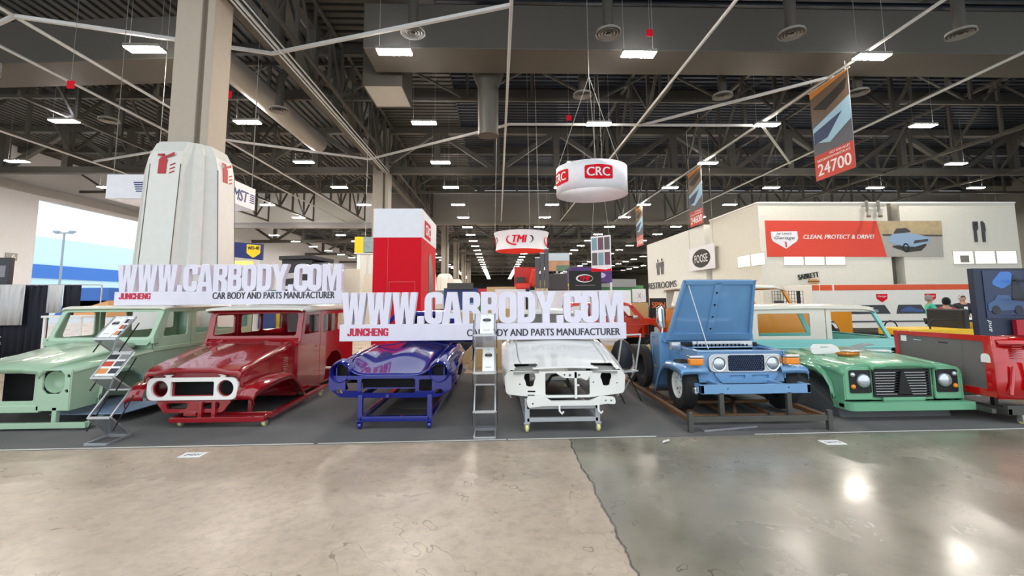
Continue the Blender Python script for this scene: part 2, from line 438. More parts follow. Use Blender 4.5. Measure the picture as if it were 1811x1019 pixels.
# bulkhead between the halls
struct('wall_bulkhead', MB().box(-13.2, 52, 48, 48.5, 9.9, 13.4).box(-13.2, 52, 47.9, 48.6, 9.75, 9.98), m_wallg)  # weaker light on this stretch is put into its darker colour
struct('wall_bulkhead_left', MB().box(-36, -13.2, 48, 48.5, 9.9, 13.4), m_wallw)
struct('trim_1', MB().box(-36, -13.2, 47.9, 48.6, 9.4, 9.95), mat('grey bulkhead lip', '#9a979a', .6))
struct('wall_far', MB().box(-36, 52, 231.5, 232, 0, 13.4), m_wallg)
struct('wall_right', MB().box(51.6, 52, 4, 232, 0, 13.4), m_wallg)
# left wall with the big open door
lw = MB()
lw.box(-35.6, -35.2, 4, 35.3, 2.7, 13.4); lw.box(-35.6, -35.2, 35.3, 45.5, 9.6, 13.4); lw.box(-35.6, -35.2, 45.5, 232, 0, 13.4); lw.box(-35.6, -35.2, 4, 26, 0, 4.4)
struct('wall_left', lw, mat('white hall wall', '#d8d8dc', .7))
struct('trim_2', MB().box(-35.2, -34.9, 4, 60, 9.9, 10.5), mat('grey wall ledge', '#a5a3a2', .6))
struct('wall_left_far', MB().box(-18.5, -18.1, 60, 100, 0, 9.4), m_wallw)
# outside the door
struct('pavement', MB().box(-140, -35.7, 0, 120, -.3, -.02), mat('outdoor paving', '#b8bcc0', .8))
fac = thing('warehouse', 'pale building with a broad blue band seen through the open hall door', 'building', (-78, 60, 0))
obj('wall', MB().box(-10, 0, -45, 60, 0, 13.0), mat('pale cyan facade', '#cfe9ee', .7), fac)
obj('band', MB().box(0, .2, -45, 60, 5.9, 8.2), mat('blue band', '#3f78c8', .6), fac)
lp = thing('lamp_post', 'slim grey lamp post standing outside the open hall door', 'lamp post', (-60, 64, 0))
obj('pole', MB().cyl((0, 0, 0), (0, 0, 11.3), .13, 8), mat('galvanised pole', '#9aa3a8', .5), lp)
obj('lamp_arm', MB().box(-1.2, 1.2, -.1, .1, 11.2, 11.4).box(-1.4, -.7, -.2, .2, 11.3, 11.6).box(.7, 1.4, -.2, .2, 11.3, 11.6), mat('galvanised pole'), lp)

# columns
def pier(o, name, m1, m2, w, dp, z1):
    s = MB(); s.box(-w / 2, w * .16, -dp / 2, dp / 2, 0, z1); s.box(w * .3, w / 2, -dp / 2, dp / 2, 0, z1); 
    a = obj('shaft', s, m1, o, bevel=.02)
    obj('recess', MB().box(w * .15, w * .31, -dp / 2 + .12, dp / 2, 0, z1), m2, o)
c1 = bpy.data.objects.new('column', None); COL.objects.link(c1); c1.location = (-8.08, 12.1, 0); c1['kind'] = 'structure'
pier(c1, 'shaft', m_col, m_col2, 1.02, .8, 13.3)
for Y in (29.6, 47.2, 65.6, 83.6, 101.6, 119.6):
    c = bpy.data.objects.new('column', None); COL.objects.link(c); c.location = (-7.6, Y, 0); c['kind'] = 'structure'
    pier(c, 'shaft', mat('grey taupe paint', '#8d867c', .7), mat('dark grey taupe paint', '#6d675f', .7), 1.0, 1.0, 13)
# flared white cladding round the near column
m_clad = mat('white cladding', '#dcdad3', .45)
cl = thing('column_cladding', 'tall flared white casing round the near column, with red extinguisher signs', 'column casing', (-8.2, 12.1, 0))
def ring(z, s, f, fl=.07):
    """octagon with a wide fluted chamfer on every corner"""
    out = []
    q = [(-f, -s), (f, -s), (f + .03, -s + .05), (f + (s - f) * .33 - fl * .6, -s + (s - f) * .33 + fl * .6), (f + (s - f) * .4, -s + (s - f) * .4 - .02), (f + (s - f) * .6 + .02, -s + (s - f) * .6), (s - (s - f) * .33 - fl * .6, -f - (s - f) * .33 + fl * .6), (s - .05, -f - .03)]
    for k in range(4):
        c, d_ = [(1, 0), (0, 1), (-1, 0), (0, -1)][k]
        out += [(x * c - y * d_, x * d_ + y * c, z) for x, y in q]
    return out
HS = lambda z: 1.2 - .052 * z
obj('casing', MB().loft([ring(0, HS(0), .36), ring(5.1, HS(5.1), .36), ring(5.45, .86, .36, .05), ring(5.75, .70, .36, .02), ring(5.76, .56, .3, .01)], close=True), m_clad, cl)
for k_, rz in ((0, 0), (1, pi / 2)):
    k = MB()
    k.xz([(-.1, 0), (.1, 0), (.1, .36), (.05, .42), (-.05, .42), (-.1, .36)], 0, t=.01); k.box(-.03, .03, 0, .01, .42, .5); k.xz([(.03, .44), (.26, .56), (.26, .48), (.03, .4)], 0, t=.01); k.box(-.14, .03, 0, .01, .46, .51)
    for q in range(3): k.xz([(.18, .0 + q * .1), (.3, .05 + q * .1), (.3, .08 + q * .1), (.18, .03 + q * .1)], 0, t=.01)
    M = Matrix.Rotation(rz, 4, 'Z') @ Matrix.Translation((-.06, -HS(4.85) - .012, 4.85)) @ Matrix.Rotation(radians(-2.7), 4, 'X')
    obj('extinguisher_sign', k.xform(M), mat('sign red', '#b3262a', .5), cl)
    for sx in (-1, 1):
        obj('seam', MB().bar((sx * .37, -HS(0) + .0, 0), (sx * .37, -HS(5.1) + .0, 5.1), .014, .014).xform(Matrix.Rotation(rz, 4, 'Z')), mat('seam grey', '#55504a', .7), cl)

# ceiling lamps: long box fixtures on cables
m_lamp = mat('lit lamp lens', '#fff6ea', .4, emit=LIGHT_STRENGTH, var=0)
m_roof_fill = mat('added roof fill glow', '#eef2ff', .4, emit=45, var=0)  # added glow that brightens the roof from the lamp tops
m_house = mat('lamp housing', '#8d8b85', .5)
ROWS = [(-28, 'over the far left wall'), (-19.7, 'third left of the middle aisle'), (-11.5, 'left of the white column'), (-3.4, 'right of the white column'), (4.8, 'over the ring banner'),
        (12.9, 'over the tall number banner'), (20.6, 'over the white offices'), (28.6, 'over the far right offices'), (36.5, 'beyond the far right offices'), (44.5, 'at the far right wall')]
ORD = ['nearest', 'second', 'third', 'fourth', 'fifth', 'sixth', 'seventh', 'eighth', 'ninth', 'tenth', 'eleventh', 'twelfth', 'thirteenth', 'fourteenth', 'fifteenth', 'sixteenth', 'seventeenth', 'eighteenth', 'nineteenth', 'twentieth', 'twenty-first', 'twenty-second', 'twenty-third', 'twenty-fourth', 'twenty-fifth', 'twenty-sixth', 'twenty-seventh', 'twenty-eighth']
lamp0 = None
def lamp_proto():
    o = thing('ceiling_lamp', 'x', 'ceiling lamp', (0, 0, 0), 0, 'hall ceiling lamps')
    obj('housing', MB().box(-.58, .58, -.2, .2, .03, .13), m_house, o, bevel=.01)
    obj('lens', MB().box(-.55, .55, -.18, .18, 0, .03), m_lamp, o)
    obj('roof_fill_strip', MB().box(-.5, .5, -.06, .06, .13, .14), m_roof_fill, o)  # unseen strip, added only to light the ceiling
    obj('cable', MB().tube([(.5, 0, .1), (.5, 0, 2.9)], .008, 4).tube([(-.5, 0, .1), (-.5, 0, 2.9)], .008, 4), m_house, o)
    return o
for ri, (X, rn) in enumerate(ROWS):
    for k in range(28 if -12 < X < 22 else 20):
        Y = 14.4 + 6.1 * k
        if X / Y < -1.15 or X / Y > 1.2: continue
        if lamp0 is None: lamp0 = o = lamp_proto()
        elif k < 8: o = copy_tree(lamp0)
        else:
            o = bpy.data.objects.new('ceiling_lamp', lens_only) if False else None
        if o is None:
            o = lamp0.copy(); COL.objects.link(o)
            for ch in children(lamp0):
                if ch.name.split('.')[0] in ('cable', 'roof_fill_strip'): continue
                c = ch.copy(); COL.objects.link(c); c.parent = o
        o.location = (X, Y, 9.9)
        o['label'] = f'ceiling lamp, {ORD[k]} along the row {rn}'
# ---------------------------------------------------------------- show vehicles
def paint(name, col, rough=.25, coat=1.): return mat(name, col, rough, coat=coat, var=.03, scale=3)
m_sage = paint('sage green paint', '#a3bfa3', .35, .5)
m_red = paint('candy red paint', '#930b19', .2)
m_cream = paint('cream roof paint', '#dcd8c8', .35, .5)
m_bezel = mat('white bezel', '#ece9e4', .4)
m_navy = paint('deep blue paint', '#16207e', .14)
m_wht = paint('white body paint', '#e6e5df', .3, .6)
m_sky = paint('light blue paint', '#6f9cc8', .3, .6)
m_green = paint('mid green paint', '#6caa84', .35, .5)
m_mint = paint('mint paint', '#8fd6cd', .35, .5)
m_orange = paint('amber orange paint', '#dd8a12', .35, .5)
m_red2 = paint('bright red paint', '#c00d12', .2)
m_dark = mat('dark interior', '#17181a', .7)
m_rub = mat('tyre rubber', '#1c1c1d', .75, bump=.2, scale=60)
m_rust = mat('rusty steel', '#6b4a2c', .7, var=.35, scale=9)
m_gsteel = mat('grey raw steel', '#55544f', .5, metal=.4, var=.2, scale=7)
m_chrome = mat('chrome', '#d8dadd', .12, metal=1., var=0)
m_glass = mat('lamp glass', '#c3cacf', .18, metal=.55, spec=.8, coat=1., var=.25, scale=45, bump=.25)
m_amber = mat('amber lens', '#f08a0c', .2, coat=.6)
m_gold = mat('caster yellow', '#e4dc8c', .45)

def caster(par, x, y, r=.05, wm=None, fm=None, name='caster'):
    f = MB(); f.box(-.04, .04, -.04, .04, 2 * r + .005, 2 * r + .02); f.box(-.03, -.022, -.035, .03, r - .015, 2 * r + .01); f.box(.022, .03, -.035, .03, r - .015, 2 * r + .01)
    o = obj(name, f, fm or m_steel, par, loc=(x, y, 0))
    w = MB(); w.lathe([(r * .3, -.018), (r * .95, -.018), (r, -.008), (r, .008), (r * .95, .018), (r * .3, .018)], (0, 0, r), 'x', 18)
    w.lathe([(0.001, -.02), (r * .3, -.02), (r * .3, .02), (0.001, .02)], (0, 0, r), 'x', 12)
    obj('wheel', w, wm or m_gold, o, smooth=40)
    return o
def wheel(par, x, y, z, r, w, side, rim_m, hole=10, rr=.56):
    t = MB(); hw = w / 2
    t.lathe([(r * rr, -hw * .8), (r * .75, -hw), (r * .93, -hw * .95), (r, -hw * .6), (r, hw * .6), (r * .93, hw * .95), (r * .75, hw), (r * rr, hw * .8)], (0, 0, 0), 'x', 36)
    o = obj('tyre', t, m_rub, par, smooth=35, loc=(x, y, z))
    ro = circ(0, 0, r * rr, 32)
    holes = [circ(r * rr * .68 * cos(a), r * rr * .68 * sin(a), r * rr * .105, 8) for a in [2 * pi * k / hole for k in range(hole)]]
    k = MB(); k.plate(ro, holes, lambda u, v: (side * hw * .45 - side * .05 * (1 - min(1, math.hypot(u, v) / (r * rr) * 1.2)), u, v), (-side * .012, 0, 0))
    k.lathe([(r * rr, side * hw * .82), (r * rr * .93, side * hw * .8), (r * rr * .9, side * hw * .45)], (0, 0, 0), 'x', 32)
    k.lathe([(.001, side * hw * .75), (r * .13, side * hw * .7), (r * .16, side * hw * .2)], (0, 0, 0), 'x', 16)
    obj('rim', k, rim_m, o, smooth=35)
    obj('brake_drum', MB().lathe([(.001, side * hw * .1), (r * rr * .9, side * hw * .1), (r * rr * .9, -side * hw * .5)], (0, 0, 0), 'x', 20), m_dark, o)
    return o
def headlamp(par, x, y, z, r, ring=True):
    g = MB(); g.lathe([(.001, -.035), (r * .4, -.032), (r * .75, -.02), (r * .93, -.002), (r * .95, .02)], (0, 0, 0), 'y', 24)
    o = obj('headlamp', g, m_glass, par, smooth=60, loc=(x, y, z))
    if ring: obj('lamp_ring', MB().lathe([(r * .93, -.01), (r * 1.06, -.014), (r * 1.12, 0), (r * 1.1, .03)], (0, 0, 0), 'y', 24), m_chrome, o, smooth=50)
    return o

# ---- red wagon body with a cream roof, on its red dolly
RX, RY = -4.15, 6.43
def red_wagon():
    v = thing('wagon_shell', 'dark red wagon body with cream roof and white lamp bezel', 'car body', (RX, RY, 0))
    hl = [circ(s * .437, .522, .112, 24) for s in (-1, 1)]
    b = MB(); b.xz(rrect(-.605, .372, .605, .672, .1, 6), 0, hl + [rrect(-.29, .42, .285, .615, .02)], .045)
    for s in (-.33, .40): b.box(s - .035, s + .035, .0, .03, .672, .7).box(s - .06, s + .06, 0, .03, .7, .712)
    obj('lamp_bezel', b, m_bezel, v, bevel=.012)
    s = MB(); s.xz(rrect(-.64, .36, .64, .74, .05), .05, [circ(q * .437, .522, .1, 20) for q in (-1, 1)] + [rrect(-.27, .43, .27, .61, .02)], .02)
    obj('radiator_panel', s, m_red, v)
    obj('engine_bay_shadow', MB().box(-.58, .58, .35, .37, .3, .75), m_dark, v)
    a = MB(); a.xz(rnd([(-.5, .36), (-.38, .2), (.4, .2), (.52, .36)], [.02, .05, .05, .02]), .03, [rnd([(-.36, .33), (-.34, .25), (-.08, .25), (-.06, .33)], .03), rnd([(.06, .33), (.09, .25), (.35, .25), (.37, .33)], .03)], .05)
    a.box(-.08, .08, -.02, .1, .17, .21)
    obj('front_apron', a, m_red, v, bevel=.01)
    rows = []
    for y, w, z, c in ((-.02, .62, .70, .0), (-.0, .645, .745, .02), (.06, .65, .775, .035), (.3, .66, .82, .055), (.7, .68, .89, .06), (1.1, .70, .955, .055), (1.36, .71, .99, .05)):
        row = []
        for f in (-1, -.985, -.94, -.75, -.5, -.42, -.2, 0, .2, .42, .5, .75, .94, .985, 1):
            dz = -.09 if abs(f) == 1 else -.03 if abs(f) > .98 else 0
            bulge = c if abs(f) < .45 else c * .55 if abs(f) < .6 else c * .4
            lift = 0
            if y < .02 and abs(f) < .55: lift = .035
            row.append((f * w, y, z + bulge + dz + lift))
        rows.append(row)
    obj('hood', MB().loft(rows), m_red, v, solid=.014, smooth=38)
    # inner wings with louvers
    for sx in (-1, 1):
        k = MB(); k.loft([[(sx * .63, .05, .36), (sx * .66, .7, .36), (sx * .74, 1.42, .2)], [(sx * .64, .05, .73), (sx * .665, .7, .85), (sx * .735, 1.42, .97)]])
        for q in range(7): k.box(sx * .70 - .02, sx * .70 + .02, 1.06 + 0 * q, 1.2, .58 + q * .033, .592 + q * .033)
        obj('inner_wing', k, m_red, v, solid=.012)
        prof = [(-.03, .365), (-.045, .42), (-.02, .49), (.06, .54), (.2, .575), (.45, .60), (.75, .60), (.92, .575), (1.08, .47), (1.25, .33), (1.4, .2), (1.5, .13)]
        rows = []
        for y, z in prof:
            wo = .95 if y > .25 else .95 - (.25 - y) * .35
            rows.append([(sx * .62, y, z + .012), (sx * .78, y, z + .012), (sx * (wo - .05), y, z + .004), (sx * wo, y, z - .03), (sx * wo, y + .004, z - .085)])
        obj('fender', MB().loft(rows), m_red, v, solid=.012, smooth=50)
    # cowl, tub and sides
    c = MB()
    c.loft([[(x, 1.34, .99 - .05 * (abs(x) > .6)) for x in (-.78, -.5, 0, .5, .78)], [(x, 1.5, 1.06 - .02 * (abs(x) > .6)) for x in (-.78, -.5, 0, .5, .78)], [(x, 1.56, 1.09) for x in (-.78, -.5, 0, .5, .78)]])
    c.xz([(-.79, .16), (.79, .16), (.79, 1.02), (-.79, 1.02)], 1.42, [rrect(-.6, .3, .6, .85, .05)], .02)
    c.box(-.78, .78, 1.42, 4.3, .14, .17)
    obj('cowl', c, m_red, v, solid=.006)
    win = [rrect(1.62, 1.12, 2.28, 1.44, .05)]
    for sx in (-1, 1):
        x = sx * .79
        d = MB(); d.yz(rnd([(1.45, .15), (2.36, .15), (2.36, 1.51), (1.62, 1.51), (1.5, 1.08), (1.45, 1.0)], .03), x, [rnd([(1.64, 1.12), (2.28, 1.12), (2.28, 1.45), (1.72, 1.45)], .04)], -sx * .03)
        do = obj('door', d, m_red, v, bevel=.008)
        obj('door_handle', MB().box(x - .012, x + .012, 2.18, 2.3, .86, .885), m_red, do)
        r = MB(); r.yz(rnd([(2.37, .15), (2.62, .15), (2.75, .55), (3.0, .68), (3.3, .68), (3.55, .55), (3.68, .2), (4.3, .2), (4.3, 1.51), (2.37, 1.51)], [0, .02, .1, .1, .1, .1, .02, 0, .08, 0]), x,
                       [rrect(2.5, 1.1, 3.2, 1.44, .06), rrect(3.3, 1.1, 4.15, 1.44, .06)], -sx * .03)
        obj('side_panel', r, m_red, v, bevel=.008)
    w = MB()
    w.plate(rrect(-.79, 1.06, .79, 1.55, .05), [rrect(-.69, 1.115, .70, 1.485, .05)], lambda u, q: (u, 1.5 + (q - 1.06) * .22, q), (0, .04, 0))
    obj('windscreen_frame', w, m_red, v, bevel=.012)
    rear = MB(); rear.xz(rrect(-.79, .2, .79, 1.55, .05), 4.28, [rrect(-.7, 1.0, -.28, 1.45, .05), rrect(-.2, 1.0, .22, 1.45, .05), rrect(.3, 1.0, .7, 1.45, .05)], .03)
    obj('rear_panel', rear, m_red, v, bevel=.01)
    rows = []
    for y, z, wx in ((1.49, 1.545, .80), (1.5, 1.575, .82), (1.62, 1.60, .83), (2.1, 1.615, .83), (3.2, 1.62, .83), (4.1, 1.61, .83), (4.33, 1.59, .82), (4.36, 1.54, .80)):
        rows.append([(f * wx, y, z - dz * (1 if z > 1.58 else .3)) for f, dz in ((-1, .1), (-.99, .05), (-.93, .015), (-.6, 0), (0, -.01), (.6, 0), (.93, .015), (.99, .05), (1, .1))])
    obj('roof', MB().loft(rows), m_cream, v, solid=.02, smooth=50)
    return v
red_wagon()
dl = thing('body_dolly', 'red tube dolly with small casters under the dark red wagon body', 'dolly', (RX, RY, .006))
f = MB()
f.box(-.27, .99, -.02, .04, .075, .14); f.box(-.02, .99, .2, .25, .09, .15)
for x in (.12, .3): f.box(x - .025, x + .025, -.01, .04, .1, .34)
for x in (.62, ): f.box(x - .025, x + .025, .3, .35, .1, .42)
f.bar((.97, 0, .11), (.97, 2.3, .13), .06, .06); f.bar((-.24, 0, .11), (-.6, 2.3, .13), .06, .06); f.box(-.6, .97, 2.25, 2.3, .1, .14)
f.bar((.6, .1, .4), (.75, 1.4, .3), .05, .05); f.bar((-.6, .1, .4), (-.7, 1.4, .2), .05, .05)
obj('frame', f, m_red, dl, bevel=.004)
for x, y in ((.96, .06), (-.2, .12), (.98, 1.98), (-.55, 2.0)): caster(dl, x, y, .04)

# ---- sage green off-road body, far left
def sage_body():
    X, Y = -6.72, 6.5
    v = thing('offroad_shell', 'pale sage green off-road body with cream roof, cropped at the photo edge', 'car body', (X, Y, 0))
    g = MB(); g.xz(rrect(-.46, .30, .46, .80, .02), .02, [rrect(-.40, .37, .40, .74, .03)], .04); g.box(-.5, .5, .0, .06, .22, .31)
    obj('grille_panel', g, m_sage, v, bevel=.008)
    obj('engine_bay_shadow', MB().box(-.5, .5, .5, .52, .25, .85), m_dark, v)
    for sx in (-1, 1):
        w = MB()
        oct_ = [(sx * (.66 + .15 * a), .62 + .155 * b_) for a, b_ in ((-.9, -.6), (-.5, -1), (.6, -1), (1, -.5), (1, .6), (.6, 1), (-.7, 1), (-.9, .7))]
        w.xz(rnd([(sx * .46, .24), (sx * .91, .24), (sx * .91, .79), (sx * .46, .79)], .03), 0, [oct_] + [circ(sx * .86, .70, .022, 10), circ(sx * .85, .50, .022, 10)], .03)
        wo = obj('front_wing', w, m_sage, v, bevel=.01)
        obj('lamp_recess', MB().lathe([(.15, .0), (.13, .1), (.06, .14), (.001, .14)], (sx * .67, .03, .62), 'y', 16), m_sage, v, smooth=50)
        t = MB(); t.loft([[(sx * .40, .0, .785), (sx * .86, .0, .785), (sx * .91, .01, .74)], [(sx * .42, .7, .86), (sx * .87, .7, .85), (sx * .915, .7, .80)], [(sx * .45, 1.45, .94), (sx * .87, 1.45, .92), (sx * .915, 1.45, .87)]])
        obj('wing_top', t, m_sage, v, solid=.012, smooth=35)
        arch = [(.52 + .0, .24), (.55, .42), (.66, .57), (.85, .64), (1.1, .63), (1.28, .53), (1.38, .38), (1.42, .15)]
        s = MB(); s.yz([(0, .24), (.3, .24)] + [(a - .1, b_) for a, b_ in arch] + [(1.5, .15), (1.5, .88), (0, .76)], sx * .905, (), -sx * .02)
        obj('wing_side', s, m_sage, v, bevel=.008)
        k = MB(); k.loft([[(sx * .905, a - .1, b_), (sx * .945, a - .1, b_ + .01), (sx * .955, a - .1, b_ + .05), (sx * .91, a - .1, b_ + .09)] for a, b_ in arch])
        obj('arch_trim', k, m_sage, v, solid=.01, smooth=60)
        d = MB()
        d.yz(rnd([(1.5, .2), (2.42, .2), (2.42, 1.6), (1.74, 1.6), (1.52, 1.1), (1.5, 1.05)], .03), sx * .87, [rnd([(1.7, 1.1), (2.33, 1.1), (2.33, 1.52), (1.84, 1.52)], .05)], -sx * .03)
        d.yz([(1.5, .86), (2.42, .86), (2.42, .93), (1.5, .93)], sx * .885, (), -sx * .02)
        do = obj('front_door', d, m_sage, v, bevel=.008)
        for z in (1.0, .6): obj('hinge', MB().box(sx * .88 - .03, sx * .88 + .03, 1.44, 1.56, z, z + .1), m_sage, do, bevel=.006)
        r = MB()
        r.yz(rnd([(2.44, .2), (2.9, .2), (3.2, .2), (3.3, .5), (3.6, .66), (3.95, .6), (4.1, .2), (4.6, .2), (4.6, 1.6), (2.44, 1.6)], [0, 0, .02, .1, .1, .1, 0, 0, .05, 0]), sx * .87,
             [rrect(2.55, 1.1, 3.05, 1.52, .05), rrect(3.2, 1.12, 4.4, 1.52, .05)], -sx * .03)
        r.yz([(2.44, .86), (4.6, .86), (4.6, .93), (2.44, .93)], sx * .885, (), -sx * .02)
        obj('side_panel', r, m_sage, v, bevel=.008)
    rows = []
    for y, w, z in ((-.03, .50, .74), (-.035, .52, .785), (.0, .53, .81), (.25, .55, .86), (.7, .58, .92), (1.1, .62, .975), (1.38, .66, 1.02)):
        rows.append([(f * w, y, z + dz) for f, dz in ((-1, -.07), (-.99, -.03), (-.93, -.005), (-.6, .006), (-.55, .02), (0, .022), (.55, .02), (.6, .006), (.93, -.005), (.99, -.03), (1, -.07))])
    obj('bonnet', MB().loft(rows), m_sage, v, solid=.014, smooth=35)
    c = MB(); c.loft([[(-.84, 1.38, .98), (.84, 1.38, .98)], [(-.86, 1.46, 1.06), (.86, 1.46, 1.06)]]); c.xz([(-.86, .3), (.86, .3), (.86, 1.06), (-.86, 1.06)], 1.46, (), .02); c.box(-.85, .85, 1.46, 4.6, .2, .23)
    obj('bulkhead', c, m_sage, v, solid=.006)
    w = MB(); w.plate(rrect(-.87, 1.05, .87, 1.60, .06), [rrect(-.79, 1.11, .79, 1.53, .05)], lambda u, q: (u, 1.45 + (q - 1.05) * .5, q), (0, .05, 0))
    obj('windscreen_frame', w, m_sage, v, bevel=.012)
    obj('rear_panel', MB().xz(rrect(-.87, .2, .87, 1.6, .04), 4.57, [rrect(-.5, 1.1, .5, 1.5, .05)], .03), m_sage, v)
    rows = []
    for y, z, wx in ((1.68, 1.585, .86), (1.71, 1.615, .88), (1.8, 1.625, .89), (3.0, 1.63, .89), (4.4, 1.62, .89), (4.62, 1.60, .87)):
        rows.append([(f * wx, y, z - dz * (1 if z > 1.64 else .3)) for f, dz in ((-1, .14), (-.985, .05), (-.93, .01), (-.5, 0), (0, -.01), (.5, 0), (.93, .01), (.985, .05), (1, .14))])
    obj('roof', MB().loft(rows), m_cream, v, solid=.02, smooth=50)
    d = thing('body_dolly', 'pale green tube dolly under the sage green off-road body', 'dolly', (X, Y, .006))
    f = MB(); f.box(-1.0, 1.22, -.1, -.04, .03, .1); f.box(.68, .74, .0, .06, .05, .28); f.box(-.74, -.68, .0, .06, .05, .28)
    f.bar((1.2, -.06, .065), (.95, 1.0, .1), .06, .07); f.bar((.95, 1.0, .1), (.95, 3.6, .12), .06, .07); f.bar((-.95, -.06, .07), (-.95, 3.6, .12), .06, .07); f.box(-.95, .95, 1.7, 1.76, .1, .16); f.box(-.95, .95, 3.5, 3.56, .1, .16)
    f.box(.93, .99, 1.72, 1.78, .1, .25); f.box(-.99, -.93, 1.72, 1.78, .1, .25)
    obj('frame', f, m_sage, d, bevel=.004)
    for x, y in ((.95, .95), (-.9, .95), (.95, 3.4), (-.9, 3.4)): caster(d, x, y, .045, m_rub)
    obj('brake_disc', MB().lathe([(.001, 0), (.11, 0), (.11, .03), (.001, .03)], (-.42, .1, .13), 'x', 20), m_rub, d)
sage_body()
tag(obj('panel_sheet', MB().xy([(-6.3, 6.75), (-5.3, 6.75), (-5.2, 8.3), (-6.3, 8.3)], .13, t=.01), mat('pale blue film', '#8fa3c4', .25)), 'bluish protective sheet lying on the pale green dolly', 'sheet')
tag(obj('cardboard_box', MB().box(-6.95, -6.45, 7.1, 7.4, .45, .62), mat('brown cardboard', '#a97d55', .8), bevel=.005), 'brown cardboard box in the engine bay of the sage green body', 'box')

# ---- low coupes: a nose panel, a lofted top and arched flanks
def coupe(v, m_, zt, w_of_y, L, nose, arches, zb, roof, ny=18, nx=33, skip=None, panel_names=('hood', 'fender')):
    """zt(x,y): height of the top skin; w_of_y: half width; nose(x): y of the front edge"""
    def grid(x0f, x1f, y1, n):
        rows = []
        for j in range(ny + 1):
            row = []
            for i in range(n + 1):
                s = x0f + (x1f - x0f) * i / n
                t = j / ny; x = s * w_of_y(t * y1); y = nose(s) * (1 - t) + y1 * t
                x = s * w_of_y(y); row.append((x, y, zt(x, y, s)))
            rows.append(row)
        return rows
    y1 = roof[0]
    h = MB(); h.loft(grid(-.72, .72, y1, nx)); 
    if skip:
        kill = [f for f in h.bm.faces if skip(f.calc_center_median())]
        bmesh.ops.delete(h.bm, geom=kill, context='FACES')
    obj(panel_names[0], h, m_, v, solid=.012, smooth=60)
    for sx in (-1, 1):
        k = MB(); k.loft(grid(.728 * sx, sx, y1, 10))
        if skip:
            kill = [f for f in k.bm.faces if skip(f.calc_center_median())]
            bmesh.ops.delete(k.bm, geom=kill, context='FACES')
        obj(panel_names[1], k, m_, v, solid=.012, smooth=60)
        out = [(nose(1.0), zb + .1), (nose(1) + .12, zb)]
        for (cy, cz, r) in arches:
            out += [(cy + r * cos(a), max(zb - .01, cz + r * sin(a))) for a in [pi * (1.08 - 1.16 * q / 12) for q in range(13)]]
        out += [(L - .15, zb), (L, zb + .2), (L, zb + .45)]
        tops = [L - .3, 3.2, 2.6, 2.0, 1.6, 1.2, .8, .5, .3]
        out += [(y, zt(w_of_y(y), y, 1.0)) for y in tops if y > nose(1) + .02] + [(nose(1), zt(w_of_y(nose(1)), nose(1), 1.))]
        s = MB()
        s.plate(out, (), lambda u, q: (sx * (w_of_y(u) - .5 * max(0, (zb + .22) - q) ** 1.3), u, q), (-sx * .015, 0, 0), cu=[.2 * i for i in range(1, 20)], cv=[zb + .1 * i for i in range(1, 6)])
        obj('flank', s, m_, v, smooth=45)
        for (cy, cz, r) in arches:
            wl = MB(); wl.loft([[(sx * (w_of_y(cy) - .03), cy + r * cos(a), cz + r * sin(a)), (sx * .45, cy + r * cos(a), cz + r * sin(a))] for a in [pi * q / 12 for q in range(13)]])
            obj('wheel_well', wl, m_dark, v, smooth=50)
    # cabin: pillars, roof and rear deck
    ya, yb, yc, zr, rw = roof
    k = MB(); zb_ = zt(0, ya, 0)
    k.plate(rnd([(-w_of_y(ya) + .06, 0), (w_of_y(ya) - .06, 0), (rw, 1), (-rw, 1)], .05), [rnd([(-w_of_y(ya) + .16, .1), (w_of_y(ya) - .16, .1), (rw - .06, .93), (-rw + .06, .93)], .06)],
            lambda u, q: (u, ya - .02 + (yb - ya) * q, zb_ - .01 + (zr - zb_) * q), (0, .03, 0))
    obj('windscreen_frame', k, m_, v, bevel=.008)
    rows = []
    for t in range(7):
        y = yb - .02 + (yc - yb) * t / 6
        rows.append([(f * rw * (1.04 if 0 < t < 6 else 1.), y, zr + .05 * sin(pi * min(1, t / 5)) - .09 * abs(f) ** 3) for f in (-1, -.9, -.6, -.3, 0, .3, .6, .9, 1)])
    obj('roof', MB().loft(rows), m_, v, solid=.02, smooth=60)
    rows = []
    for t in range(9):
        y = yc - .05 + (L - yc + .05) * t / 8; zz = zr * (1 - t / 8) ** 1.2 + (zb_ - .06) * (1 - (1 - t / 8) ** 1.2); wv = rw + (w_of_y(y) - .02 - rw) * (t / 8)
        rows.append([(f * wv, y, zz - .09 * abs(f) ** 3) for f in (-1, -.85, -.5, 0, .5, .85, 1)])
    obj('rear_deck', MB().loft(rows), m_, v, solid=.015, smooth=60)
    fl = MB(); fl.xz([(-w_of_y(L) + .02, zb + .1), (w_of_y(L) - .02, zb + .1), (w_of_y(L) - .02, zb + .5), (-w_of_y(L) + .02, zb + .5)], L - .03, (), .03)
    fl.xz([(-.7, zb + .05), (.7, zb + .05), (.7, zb_ - .1), (-.7, zb_ - .1)], ya - .1, [rrect(-.25, zb + .1, .25, zb + .35, .05)], .02); fl.box(-.7, .7, ya - .1, L - .1, zb, zb + .03)
    obj('floor_pan', fl, m_, v)

def smooth01(a, b, x):
    t = max(0, min(1, (x - a) / (b - a))); return t * t * (3 - 2 * t)
